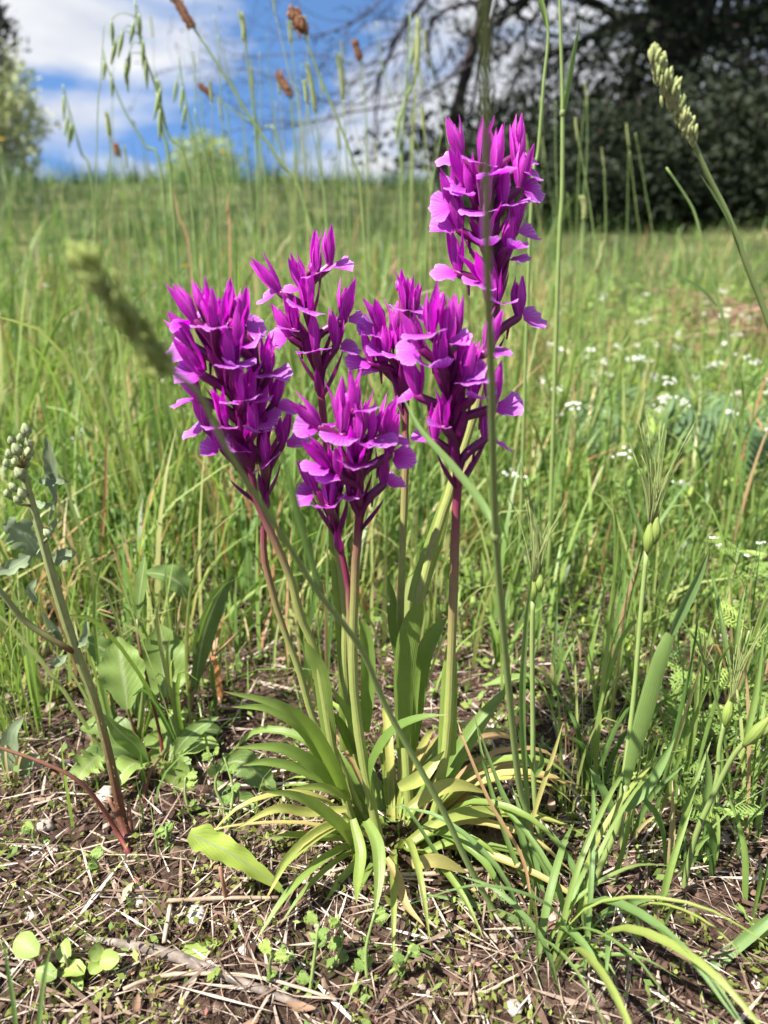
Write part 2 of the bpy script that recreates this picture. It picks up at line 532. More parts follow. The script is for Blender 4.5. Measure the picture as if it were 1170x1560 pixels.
M['weed_stem'] = plant_mat('weed_stem', [(0, (0.13, 0.022, 0.025)), (0.18, (0.14, 0.06, 0.035)), (0.4, (0.21, 0.22, 0.08)), (1, (0.28, 0.35, 0.15))], 'v', 0.1, 0.5, 0.4, veins=4, vein_dark=0.4, noise_amt=0.5, noise_scale=300)
M['red_stem'] = plant_mat('red_stalk', [(0, (0.15, 0.015, 0.022)), (0.6, (0.16, 0.05, 0.04)), (1, (0.17, 0.18, 0.08))], 'v', 0.1, 0.45, 0.45, noise_amt=0.3)
M['red_branch'] = plant_mat('red_brown_branch', [(0, (0.15, 0.025, 0.028)), (1, (0.24, 0.13, 0.08))], 'v', 0.05, 0.55, 0.4, noise_amt=0.4)
M['bud'] = plant_mat('downy_bud', [(0, (0.30, 0.36, 0.18)), (0.8, (0.36, 0.41, 0.23)), (1, (0.54, 0.52, 0.30))], 'v', 0.15, 0.7, 0.2, veins=4, vein_dark=0.54, noise_amt=0.5, noise_scale=700)
M['white'] = plant_mat('white_petal', [(0, (0.78, 0.78, 0.74)), (1, (0.84, 0.84, 0.82))], 'tint', 0.3, 0.6, 0.2, noise_amt=0.05)
M['yellow'] = plant_mat('yellow_petal', [(0, (0.75, 0.48, 0.01)), (1, (0.80, 0.58, 0.02))], 'tint', 0.3, 0.5, 0.2, noise_amt=0.05)
M['feather'] = plant_mat('feathery_leaf', [(0, (0.13, 0.22, 0.055)), (0.6, (0.22, 0.32, 0.08)), (1, (0.33, 0.42, 0.10))], 'tint', 0.35, 0.55, 0.3, noise_amt=0.3)
M['moss'] = plant_mat('ground_moss', [(0, (0.07, 0.085, 0.018)), (0.5, (0.15, 0.17, 0.035)), (0.85, (0.22, 0.28, 0.07)), (1, (0.36, 0.16, 0.14))], 'tint', 0.2, 0.7, 0.2, noise_amt=0.4)
M['straw'] = rough_mat('dry_straw', [(0, (0.19, 0.13, 0.09)), (0.4, (0.26, 0.19, 0.135)), (0.75, (0.40, 0.315, 0.235)), (1, (0.52, 0.44, 0.36))], 60, 0.65, 0.3, (1, 1, 1))
M['litter'] = rough_mat('leaf_litter', [(0, (0.028, 0.015, 0.010)), (0.3, (0.075, 0.042, 0.030)), (0.55, (0.17, 0.115, 0.085)), (0.8, (0.37, 0.295, 0.235)), (1, (0.58, 0.51, 0.45))], 250, 0.8, 0.4, use_tint=True)
M['twig'] = rough_mat('weathered_twig', [(0.2, (0.09, 0.07, 0.06)), (0.5, (0.20, 0.165, 0.14)), (0.8, (0.36, 0.32, 0.285))], 120, 0.85, 0.6, (1, 1, 1))
M['stone'] = rough_mat('pale_stone', [(0.25, (0.22, 0.17, 0.14)), (0.5, (0.40, 0.34, 0.30)), (0.8, (0.56, 0.51, 0.47))], 130, 0.85, 0.6)
M['bark'] = rough_mat('dark_bark', [(0.3, (0.035, 0.026, 0.026)), (0.7, (0.10, 0.08, 0.078))], 9, 0.9, 0.8, dist=0.02)
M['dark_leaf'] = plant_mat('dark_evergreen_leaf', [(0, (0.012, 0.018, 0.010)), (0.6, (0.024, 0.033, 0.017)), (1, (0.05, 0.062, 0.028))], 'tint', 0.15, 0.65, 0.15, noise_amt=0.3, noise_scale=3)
M['olive_leaf'] = plant_mat('pale_olive_leaf', [(0, (0.20, 0.225, 0.11)), (0.6, (0.32, 0.35, 0.18)), (1, (0.42, 0.45, 0.24))], 'tint', 0.25, 0.55, 0.35, noise_amt=0.3, noise_scale=3)
M['far_leaf'] = plant_mat('far_tree_leaf', [(0, (0.15, 0.19, 0.08)), (0.6, (0.25, 0.31, 0.12)), (1, (0.36, 0.41, 0.17))], 'tint', 0.3, 0.55, 0.35, noise_amt=0.3, noise_scale=3)

# ------------------------------------------------------------------ ground
def ground_material():
    m, nt, N, L = new_mat('soil_and_turf')
    out = N.new('ShaderNodeOutputMaterial')
    tcn = N.new('ShaderNodeTexCoord')
    def nz(scale, det=6, r=0.6):
        n = N.new('ShaderNodeTexNoise'); n.inputs['Scale'].default_value = scale; n.inputs['Detail'].default_value = det; n.inputs['Roughness'].default_value = r
        L.new(tcn.outputs['Object'], n.inputs['Vector']); return n.outputs['Fac']
    def mix(f, a, b):
        x = N.new('ShaderNodeMix'); x.data_type = 'RGBA'
        L.new(f, x.inputs[0])
        for i, v in ((6, a), (7, b)):
            if isinstance(v, tuple): x.inputs[i].default_value = (*v, 1)
            else: L.new(v, x.inputs[i])
        return x.outputs[2]
    def rng(f, a, b, lo=0.0, hi=1.0):
        x = N.new('ShaderNodeMapRange'); L.new(f, x.inputs[0])
        x.inputs[1].default_value = a; x.inputs[2].default_value = b; x.inputs[3].default_value = lo; x.inputs[4].default_value = hi
        return x.outputs[0]
    fine = nz(260, 8, 0.7)
    r1 = ramp(nt, [(0.30, (0.018, 0.010, 0.007)), (0.50, (0.055, 0.033, 0.024)), (0.64, (0.12, 0.078, 0.058)), (0.78, (0.28, 0.21, 0.165))])
    L.new(fine, r1.inputs[0])
    c = mix(rng(nz(38, 5), 0.55, 0.66), r1.outputs[0], (0.06, 0.065, 0.02))
    c = mix(rng(nz(17, 5), 0.56, 0.66, 0, 0.7), c, (0.26, 0.19, 0.15))
    sp = N.new('ShaderNodeSeparateXYZ'); L.new(tcn.outputs['Object'], sp.inputs[0])
    turf = ramp(nt, [(0.35, (0.028, 0.032, 0.014)), (0.5, (0.06, 0.072, 0.026)), (0.66, (0.13, 0.13, 0.055))])
    L.new(nz(3.2, 9, 0.7), turf.inputs[0])
    c = mix(rng(sp.outputs['Y'], 0.55, 1.6), c, turf.outputs[0])
    pb = N.new('ShaderNodeBsdfPrincipled'); pb.inputs['Roughness'].default_value = 0.9; pb.inputs['Specular IOR Level'].default_value = 0.15
    L.new(c, pb.inputs['Base Color'])
    bp = N.new('ShaderNodeBump'); bp.inputs['Strength'].default_value = 0.9; bp.inputs['Distance'].default_value = 0.004
    L.new(fine, bp.inputs['Height']); L.new(bp.outputs[0], pb.inputs['Normal'])
    L.new(pb.outputs[0], out.inputs['Surface'])
    return m

def axis(c, n, step, far):
    """spacing fine near c, wide far off"""
    out = [0.0]
    d = step
    while out[-1] < far:
        out.append(out[-1] + d)
        if len(out) > n: d *= 1.085
    return sorted([c - o for o in out[1:]] + [c + o for o in out])
gx, gy = axis(0.0, 55, 0.0055, 160), axis(0.36, 46, 0.0055, 160)
gv = [(x, y, gz(x, y)) for y in gy for x in gx]
nx = len(gx)
gf = [(j * nx + i, j * nx + i + 1, (j + 1) * nx + i + 1, (j + 1) * nx + i) for j in range(len(gy) - 1) for i in range(nx - 1)]
ground = np_object('ground', gv, gf, ground_material(), kind='structure')

# ------------------------------------------------------------------ masses built with numpy
rng = np.random.default_rng(11)

def gz_np(x, y):
    return np.array([gz(a, b) for a, b in zip(x, y)])

def blade_mass(name, base, h, w, az, bend, tint, mat, segs=5, face=None):
    """many curved grass blades as one mesh"""
    n = len(h)
    s = np.linspace(0, 1, segs + 1)
    d = np.stack([np.cos(az), np.sin(az)], 1)
    horiz = (bend * h)[:, None] * (0.15 * s + 0.85 * s ** 2.2)[None, :]
    vert = h[:, None] * (s - 0.35 * np.clip(bend, 0, 1.6)[:, None] * s ** 2.6)
    fa = az + np.pi / 2 + rng.uniform(-0.9, 0.9, n) if face is None else face
    sd = np.stack([np.cos(fa), np.sin(fa)], 1)
    prof = np.where(s < 0.25, 0.75 + s, 1.0) * np.clip((1 - s) ** 0.65, 0.03, 1)
    ww = w[:, None] * prof[None, :] * 0.5
    V = np.zeros((n, segs + 1, 2, 3))
    for k, sg in enumerate((-1, 1)):
        V[:, :, k, 0] = base[:, 0:1] + d[:, 0:1] * horiz + sg * sd[:, 0:1] * ww
        V[:, :, k, 1] = base[:, 1:2] + d[:, 1:2] * horiz + sg * sd[:, 1:2] * ww
        V[:, :, k, 2] = base[:, 2:3] + vert
    o = np.arange(n)[:, None] * (2 * (segs + 1)) + 2 * np.arange(segs)[None, :]
    F = np.stack([o, o + 1, o + 3, o + 2], -1).reshape(-1, 4)
    return np_object(name, V, F, mat, np.repeat(tint, 2 * (segs + 1)), kind='stuff')

def leaf_mass(c, size, aspect, tint, name, mat, flat=0.0, parent=None, kind=None, droop=0.0):
    """many small diamond leaves as one mesh"""
    n = len(c)
    a = rng.normal(size=(n, 3)); a[:, 2] = a[:, 2] * (1 - flat) - droop; a /= np.linalg.norm(a, axis=1)[:, None]
    b = rng.normal(size=(n, 3)); b[:, 2] *= (1 - flat)
    b -= (a * b).sum(1)[:, None] * a; b /= np.linalg.norm(b, axis=1)[:, None]
    L_ = (size * 0.5)[:, None]; W_ = (size * aspect * 0.5)[:, None]
    V = np.stack([c - a * L_, c + b * W_ - a * L_ * 0.1, c + a * L_, c - b * W_ - a * L_ * 0.1], 1)
    F = np.arange(n * 4).reshape(n, 4)
    o = np_object(name, V, F, mat, np.repeat(tint, 4), kind=kind, smooth=False)
    if parent:
        o.parent = parent
        o.matrix_basis = WM[parent].inverted()
    return o

def field(n, y0, y1, power, xs=0.62, xo=0.25):
    """random points over the field in front of the camera"""
    u = rng.random(n) ** power
    y = y0 + (y1 - y0) * u
    x = rng.uniform(-1, 1, n) * (xs * y + xo)
    return x, y

def patch(x, y, s, seed):
    return np.array([noise.noise(Vector((a * s, b * s, seed))) for a, b in zip(x, y)])

# --- grass of the meadow
x, y = field(26000, 0.44, 2.6, 1.5)
keep = rng.random(len(x)) < np.clip((y - 0.40 + 0.30 * (np.abs(x) - .12)) / 0.52, 0.02, 1) ** 1.3 * np.clip(0.72 + 1.2 * patch(x, y, 3.0, 1.7) + .5 * patch(x, y, 9.0, 2.7), 0.08, 1)
keep &= ~((x > 0.33 * y) & (y < 1.25) & (rng.random(len(x)) < 0.45))
x, y = x[keep], y[keep]
n = len(x)
h = rng.gamma(7, 0.021, n) * (0.75 + 0.35 * np.clip((y - .6) / .6, 0, 1)) * np.where(x > 0.25 * y, 0.72, 1.0) * (1 + .5 * patch(x, y, 2.2, 5.5)) * (.55 + .45 * np.clip((y - .45) / .3, 0, 1))
t = np.clip(rng.normal(0.50, 0.17, n) + .35 * patch(x, y, 2.6, 9.1) + (rng.random(n) < 0.11) * 0.40, 0, 1)
blade_mass('meadow_grass', np.stack([x, y, gz_np(x, y) - .004], 1), h, rng.gamma(4, .00085, n) + .0010, rng.normal(0.3, 1.9, n), np.abs(rng.normal(.40, .34, n)), t, M['grass'])
x, y = field(15000, 2.4, 9.5, 1.15, 0.66, 0.3)
n = len(x)
h = rng.gamma(5, 0.026, n) * (1 + .02 * y) * np.where((x > 0.22 * y), 0.7, 1.0) * (1 + .9 * patch(x, y, .9, 4.2))
t = np.clip(rng.normal(0.40, 0.19, n) - .50 * np.clip((y - 2.0) / 2.5, 0, 1) + .7 * patch(x, y, .8, 3.3) + (rng.random(n) < 0.10) * 0.42, 0, 1)  # far blades darkened with distance: shade near the crest put into the tint
far = blade_mass('far_meadow_grass', np.stack([x, y, gz_np(x, y) - .01], 1), h, rng.uniform(.004, .009, n) * (0.6 + .13 * y), rng.uniform(-3.2, 3.2, n), np.abs(rng.normal(.35, .3, n)), t, M['grass'], 3)
x, y = field(3400, 0.48, 1.2, 1.0, 0.5, 0.12)
keep = ((x < -0.10 * y) | (rng.random(len(x)) < .35)) & (rng.random(len(x)) < np.clip((y - .46) / .4, 0, 1))
x, y = x[keep], y[keep]; n = len(x)
blade_mass('broad_meadow_grass', np.stack([x, y, gz_np(x, y) - .004], 1), rng.uniform(.07, .20, n), rng.uniform(.003, .0062, n), rng.normal(0.3, 1.9, n), np.abs(rng.normal(.32, .26, n)), np.clip(rng.normal(0.48, 0.14, n) + (rng.random(n) < 0.05) * 0.4, 0, 1), M['grass'])
# --- short young grass and weeds between the litter
x, y = field(4200, 0.30, 0.95, 0.8, 0.60, 0.12)
keep = (rng.random(len(x)) < np.clip((y - .34) / .5 + .10 + .5 * patch(x, y, 9, 3.1) + 0.35 * (x > 0.12), 0, 1)) & ~((np.abs(x) < .06) & (y < .40))
x, y = x[keep], y[keep]; n = len(x)
blade_mass('young_grass', np.stack([x, y, gz_np(x, y) - .003], 1), rng.uniform(.02, .075, n), rng.uniform(.0010, .0026, n), rng.uniform(-3.2, 3.2, n), np.abs(rng.normal(.35, .3, n)), np.clip(rng.normal(.5, .16, n), 0, 1), M['grass'], 4)
# --- low leafy ground cover on the right and at mid distance
x, y = field(24000, 0.38, 2.2, 1.15, 0.6, 0.15)
keep = rng.random(len(x)) < np.clip(0.25 + 0.8 * patch(x, y, 5, 6.2) + 0.4 * (x > 0.1 * y) + 0.15 * (y > .7), 0.02, 1)
x, y = x[keep], y[keep]; n = len(x)
z = gz_np(x, y) + rng.random(n) ** 1.6 * (.012 + .09 * np.clip((y - .5), 0, 1) * (0.4 + (x > 0.05 * y)))
leaf_mass(np.stack([x, y, z], 1), rng.uniform(.005, .011, n) * (0.55 + .6 * y), rng.uniform(.35, .7, n), np.clip(rng.normal(.5, .22, n), 0, 1), 'low_weeds', M['feather'], .35, kind='stuff')

# --- tiny green sprigs scattered over the litter
x, y = field(9000, 0.15, 0.75, 1.0, 0.55, 0.09)
keep = patch(x, y, 22, 5.1) + .5 * patch(x, y, 60, 6.1) > 0.22
x, y = x[keep], y[keep]; n = len(x)
leaf_mass(np.stack([x, y, gz_np(x, y) + rng.uniform(.001, .012, n)], 1), rng.uniform(.003, .0075, n), rng.uniform(.25, .6, n), np.clip(rng.normal(.55, .25, n), 0, 1), 'green_sprigs', M['feather'], .3, kind='stuff')
# --- leafy weeds between the grasses on the right
x, y = field(9000, 0.55, 1.9, 1.0, 0.55, 0.1)
keep = (x > 0.10 * y + .02 * np.sin(y * 9)) & (rng.random(len(x)) < np.clip(.45 + 1.3 * patch(x, y, 4.5, 7.7), .05, 1))
x, y = x[keep], y[keep]; n = len(x)
z = gz_np(x, y) + rng.random(n) ** 1.3 * (.03 + .06 * np.clip(y - .5, 0, 1))
leaf_mass(np.stack([x, y, z], 1), rng.uniform(.010, .022, n), rng.uniform(.35, .7, n), np.clip(rng.normal(.6, .22, n), 0, 1), 'leafy_weeds', M['feather'], .5, kind='stuff')
# --- litter: crumbs, flakes, short straw, moss sprigs
x, y = field(12000, 0.14, 1.0, 1.2, 0.56, 0.09)
n = len(x); z = gz_np(x, y)
def crumb_mass(name, x, y, z, r, tint, mat):
    base = np.array([(1, 0, 0), (-1, 0, 0), (0, 1, 0), (0, -1, 0), (0, 0, 1), (0, 0, -1)], float)
    fc = np.array([(0, 2, 4), (2, 1, 4), (1, 3, 4), (3, 0, 4), (2, 0, 5), (1, 2, 5), (3, 1, 5), (0, 3, 5)])
    n = len(x)
    V = base[None] * rng.uniform(.45, 1.25, (n, 6, 3)) * r[:, None, None]
    V += base[None] * 0
    th = rng.uniform(0, 6.3, n); c_, s_ = np.cos(th), np.sin(th)
    X = V[..., 0] * c_[:, None] - V[..., 1] * s_[:, None]; Y = V[..., 0] * s_[:, None] + V[..., 1] * c_[:, None]
    Z = V[..., 2] * rng.uniform(.4, .8, n)[:, None] + 0.35 * X * rng.normal(0, .8, n)[:, None]
    V = np.stack([X + x[:, None], Y + y[:, None], Z + z[:, None]], -1)
    F = (fc[None] + 6 * np.arange(n)[:, None, None]).reshape(-1, 3)
    return np_object(name, V, F, mat, np.repeat(tint, 6), kind='stuff', smooth=False)
crumb_mass('soil_crumbs', x, y, z, rng.gamma(2.2, .0010, n) + .0006, np.clip(rng.beta(1.2, 3.2, n), 0, 1), M['litter'])
x, y = field(9000, 0.14, 0.95, 1.1, 0.56, 0.09)
n = len(x); z = gz_np(x, y) + rng.uniform(0, .006, n)
leaf_mass(np.stack([x, y, z], 1), rng.gamma(2.2, .0012, n) + .0011, rng.uniform(.18, .6, n), np.clip(rng.beta(1.4, 2.9, n), 0, 1), 'leaf_litter', M['litter'], .55, kind='stuff')
x, y = field(11000, 0.14, 0.95, 1.1, 0.56, 0.09)
n = len(x); z = gz_np(x, y) + rng.uniform(.000, .007, n)
leaf_mass(np.stack([x, y, z], 1), rng.gamma(3.2, .0065, n) + .005, rng.uniform(.018, .05, n), np.clip(rng.beta(2.6, 1.8, n), 0, 1), 'straw_litter', M['litter'], .86, kind='stuff')
x, y = field(36000, 0.14, 1.0, 1.15, 0.56, 0.09)
keep = patch(x, y, 13, 8.8) + .6 * patch(x, y, 40, 2.1) > -0.06
x, y = x[keep], y[keep]; n = len(x); z = gz_np(x, y) + rng.uniform(0, .008, n)
leaf_mass(np.stack([x, y, z], 1), rng.uniform(.002, .0052, n), rng.uniform(.3, .7, n), np.clip(rng.beta(2.2, 2.2, n) + (rng.random(n) < .03) * .6, 0, 1), 'moss', M['moss'], .2, kind='stuff')

# --- single pieces of straw, twigs, stones and dead leaves
def lie(x, y, dz=0.002):
    return Vector((x, y, gz(x, y) + dz))

def lying(pts_px, w, name, mat, label, cat, group=None, lift=0.0025, taper=(1, 1, .8), sides=6, rough=0.12, n=9):
    P = [ground_at(*p) for p in pts_px]
    P = cr_curve([p + Vector((0, 0, lift)) for p in P], n)
    b = MB(); b.tube(P, [w * k for k in taper], sides, rough=rough)
    return tag(b.build(name, mat, loc=P[0]), label, cat, group)

lying([(133, 1435), (246, 1456), (328, 1487), (487, 1548)], .0022, 'twig', M['twig'], 'thick grey weathered twig lying between the clover seedling and the pale leaf', 'twig', taper=(.5, 1.2, 1.3, 1, .6), n=12)
lying([(256, 1384), (340, 1380), (425, 1379)], .0011, 'straw_stem', M['straw'], 'level pale straw under the yellow-green leaf', 'straw', lift=.005)
lying([(261, 1388), (251, 1446)], .0012, 'straw_stem', M['straw'], 'short pale straw meeting the level straw at its end', 'straw', lift=.004)
lying([(190, 1522), (256, 1500), (390, 1502), (513, 1538)], .0009, 'straw_stem', M['straw'], 'long arched straw below the pale lobed leaf', 'straw', lift=.006)
lying([(555, 1344), (640, 1346), (735, 1338)], .0012, 'straw_stem', M['straw'], 'white straw crossing under the orchid clump', 'straw', lift=.006)
lying([(845, 1105), (865, 1180), (893, 1265)], .0019, 'twig', M['twig'], 'pale bare twig on the soil behind the grass clump', 'twig')
lying([(1000, 1265), (1080, 1240), (1165, 1212)], .0012, 'twig', M['twig'], 'thin grey twig lying beside the bearded grass with swollen ears', 'twig')
lying([(390, 880), (430, 885), (480, 900)], .0020, 'twig', M['twig'], 'short grey twig on the soil behind the orchid stems', 'twig')
for k in range(170):
    yy = .16 + .62 * random.random() ** 1.25
    xx = random.uniform(-1, 1) * (.52 * yy + .05)
    a = random.uniform(0, math.pi); Ln = random.uniform(.025, .085)
    cst = [lie(xx + math.cos(a) * Ln * q + random.gauss(0, .0025), yy + math.sin(a) * Ln * q * .8 + random.gauss(0, .0025), random.uniform(.001, .006)) for q in (-.5, -.15, .2, .5)]
    b = MB(); P = cr_curve(cst, 7); w = random.choice((.0003, .0004, .0005, .0008))
    b.tube(P, [w, w * 1.1, w * .7], 5)
    if k % 6 == 0:
        tag(b.build('twig', M['twig'], loc=P[0]), (lb := ('long' if Ln > .055 else 'short') + ' thin grey-brown twig lying ' + near_litter(cst[1])), 'twig', lb)
    else:
        tag(b.build('straw_stem', M['straw'], loc=P[0]), (lb := ('long' if Ln > .055 else 'short') + (' thick' if w > .0006 else ' fine') + ' dry straw lying ' + near_litter(cst[1])), 'straw', lb)
for k in range(16):
    yy = .17 + .55 * random.random() ** 1.2
    xx = random.uniform(-1, 1) * (.52 * yy + .04)
    if k < 5: p = ground_at((70, 160, 300, 215, 45)[k], (1260, 1215, 1395, 1370, 1405)[k])
    else: p = lie(xx, yy)
    r = random.uniform(.0022, .0042) if k > 4 else random.uniform(.004, .0065)
    b = MB(); b.blob(p + Vector((0, 0, r * .25)), (r * random.uniform(.8, 1.4), r, r * .6), 7, 5, jit=.22, mat=Matrix.Rotation(random.uniform(0, 3), 3, 'Z'))
    tag(b.build('stone', M['stone'], loc=p), (lb := ('large' if r > .005 else 'small' if r > .0038 else 'tiny') + ' pale stone on the soil ' + near_litter(p)), 'stone', lb)
M['dead'] = plant_mat('dead_leaf', [(0, (0.13, 0.075, 0.05)), (0.5, (0.27, 0.17, 0.115)), (1, (0.46, 0.36, 0.28))], 'obj', .15, .8, .15, veins=4, vein_dark=.4, noise_amt=.6, noise_scale=180)
for k in range(36):
    yy = .17 + .55 * random.random() ** 1.2
    xx = random.uniform(-1, 1) * (.52 * yy + .04)
    a = random.uniform(0, 6.3); Ln = random.uniform(.007, .015)
    P = cr_curve([lie(xx + math.cos(a) * Ln * q, yy + math.sin(a) * Ln * q, .003 + random.uniform(0, .005)) for q in (0, .35, .7, 1)], 7)
    b = MB(); b.ribbon(P, [.001, Ln * .28, Ln * .34, Ln * .22, .001], (random.gauss(0, .4), random.gauss(0, .4), 1), random.uniform(-.3, .35), 4, wave=.15)
    tag(b.build('dead_leaf', M['dead'], loc=P[0]), (lb := ('small' if Ln < .011 else 'larger') + ' crumpled brown dead leaf ' + near_litter(P[3])), 'dead leaf', lb)

# ------------------------------------------------------------------ background trees
def limb(b, p, d, L_, r, depth, pts_out, kids=3, spread=.7, droop=0.0, wig=.16, minr=.002):
    n = 6
    P = [Vector(p)]
    dd = Vector(d).normalized()
    for i in range(n):
        dd = (dd + Vector((random.gauss(0, wig), random.gauss(0, wig), random.gauss(0, wig) - droop)) ).normalized()
        P.append(P[-1] + dd * L_ / n)
    b.tube(P, [r, r * .8, r * .62, max(r * .4, minr)], 6 if r > .02 else 4, caps=False)
    pts_out.extend((q, depth) for q in P[2:])
    if depth > 0:
        for k in range(kids):
            i = random.randint(2, n)
            nd = (P[i] - P[i - 1]).normalized() + Vector((random.gauss(0, spread), random.gauss(0, spread), random.gauss(0, spread)))
            limb(b, P[i], nd, L_ * random.uniform(.45, .72), r * .5, depth - 1, pts_out, kids, spread, droop, wig, minr)

def tree(name, label, cat, base, limbs, leaf_mat_key, n_leaves, leaf, spread, dark=0.5, depth=2, kids=3, droop=0.0, group=None, trunk_h=1.2, trunk_r=.12, crown_min=None, extra=None, tdev=.2):
    root = empty(name, base, label, cat, group)
    tp = cr_curve([base - Vector((0, 0, .1)), base + Vector((.05, 0, trunk_h * .5)), base + Vector((0, .03, trunk_h))], 8)
    b = MB(); b.tube(tp, [trunk_r * 1.25, trunk_r, trunk_r * .85], 9, rough=.06)
    b.build('trunk', M['bark'], root)
    b = MB(); pts = []
    for (p, d, L_, r) in limbs:
        limb(b, p, d, L_, r, depth, pts, kids, droop=droop)
    b.build('branches', M['bark'], root)
    q = np.array([tuple(p) for p, k in pts if k <= 1])
    if extra is not None: q = np.concatenate([q, extra])
    idx = rng.integers(0, len(q), n_leaves)
    c = q[idx] + rng.normal(size=(n_leaves, 3)) * spread
    if crown_min is not None: c = c[c[:, 2] > crown_min]
    nn = len(c)
    leaf_mass(c, rng.uniform(.6, 1.3, nn) * leaf, rng.uniform(.3, .6, nn), np.clip(rng.normal(dark, tdev, nn), 0, 1), 'crown', M[leaf_mat_key], parent=root)
    return root

TY = 7.2
tb = foot(1010, TY)
lm = []
for (px, py, dy) in ((742, -30, -.6), (820, -120, 0), (900, -60, .4), (960, -200, -.5), (1060, -150, .3), (1150, -80, -.2), (1240, -160, .4), (1100, 0, -.8), (870, 40, -.5), (1190, 60, -.6), (1000, 60, .3), (930, 90, -.7)):
    tgt = at(px, py, TY + dy)
    st = tb + Vector((0, 0, random.uniform(.7, 1.2)))
    lm.append((st, tgt - st + Vector((0, 0, .15)), (tgt - st).length * 1.05, .05))
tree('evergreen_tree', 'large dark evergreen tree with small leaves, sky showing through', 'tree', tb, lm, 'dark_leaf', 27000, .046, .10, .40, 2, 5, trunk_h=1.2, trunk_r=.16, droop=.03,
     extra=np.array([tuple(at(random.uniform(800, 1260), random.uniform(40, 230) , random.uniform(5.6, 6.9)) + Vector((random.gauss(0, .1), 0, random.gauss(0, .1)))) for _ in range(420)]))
# unseen limbs and leaves added to its crown overhead, to shade the bank
root = [o for o in WM if o.name.startswith('evergreen_tree')][0]
b = MB(); pts = []
for k in range(16):
    tgt = Vector((random.uniform(-.2, 5.0), random.uniform(3.9, 7.6), random.uniform(2.5, 4.2))); st = tb + Vector((0, 0, 1.25))
    limb(b, st, tgt - st, (tgt - st).length, .05, 1, pts, 5)
b.build('branches', M['bark'], root)
q = np.array([tuple(p) for p, k in pts if p.z > 2.15])
c = q[rng.integers(0, len(q), 15000)] + rng.normal(size=(15000, 3)) * .24
c = c[c[:, 2] > 1.95]
leaf_mass(c, rng.uniform(.08, .15, len(c)), rng.uniform(.4, .65, len(c)), np.clip(rng.normal(.4, .2, len(c)), 0, 1), 'crown', M['dark_leaf'], parent=root)
# the second one: bare drooping boughs, few leaves
tb2 = foot(690, 6.4)
def bough(b, px, Y, r0, r1, sub, subL):
    P = PC(px, Y, Y, 16)
    b.tube(P, [r0, (r0 + r1) / 2, r1], 6)
    pts = []
    for k in range(sub):
        i = random.randint(3, 15)
        d = (P[i] - P[i - 1]).normalized() * .9 + Vector((random.gauss(-.15, .5), random.gauss(0, .4), random.gauss(-.05, .55)))
        limb(b, P[i], d, random.uniform(.5, 1.2) * subL, r1 * .7, 1, pts, 3, .6, .02, .2, .003)
    return pts
root = empty('leafless_tree', tb2, 'dark half-bare tree with drooping boughs and thin twigs against cloud', 'tree')
b = MB()
b.tube(PC([(660, 345, 6.4), (672, 250, 6.4), (692, 185, 6.4), (712, 100, 6.4), (742, 0, 6.4), (775, -120, 6.4)], 6.4, 6.4, 14), [.060, .05, .042, .035, .03], 9, rough=.08)
b.build('trunk', M['bark'], root)
pts = []
for px, Y, r0, r1, sub in (([(742, 0), (690, -60), (640, 10), (615, 40), (588, 95), (570, 140)], 6.2, .030, .012, 7),
                      ([(712, 100), (668, 130), (610, 158), (540, 170), (460, 190), (395, 198)], 6.2, .014, .006, 8),
                      ([(692, 185), (640, 80), (560, 100), (470, 82), (390, 86), (345, 80)], 6.3, .009, .004, 8),
                      ([(775, -60), (700, -90), (620, -40), (560, 20), (500, 50), (440, 60)], 6.1, .014, .005, 8),
                      ([(742, 0), (670, 20), (652, 70), (665, 110), (690, 75)], 6.4, .020, .009, 5),
                      ([(570, 140), (545, 160), (480, 150), (420, 120), (370, 105)], 6.2, .009, .004, 6),
                      ([(775, -60), (740, 60), (725, 130), (712, 190)], 6.5, .022, .010, 9),
                      ([(760, -20), (800, 40), (790, 110), (770, 160)], 6.5, .018, .008, 9)):
    bb = MB(); pts += bough(bb, px, Y, r0 * .8, r1 * .8, int(sub * 1.7), .6)
    bb.build('bough', M['bark'], root)
q = np.array([tuple(p) for p, k in pts if k == 0])
sel = q[:, 0] > at(620, 100, 6.3).x
qq = np.concatenate([q[sel][rng.integers(0, sel.sum(), 3000)], q[~sel][rng.integers(0, (~sel).sum(), 200)]])
c = qq + rng.normal(size=qq.shape) * .075
leaf_mass(c, rng.uniform(.02, .05, len(c)), rng.uniform(.25, .5, len(c)), np.clip(rng.normal(.35, .2, len(c)), 0, 1), 'crown', M['dark_leaf'], parent=root)

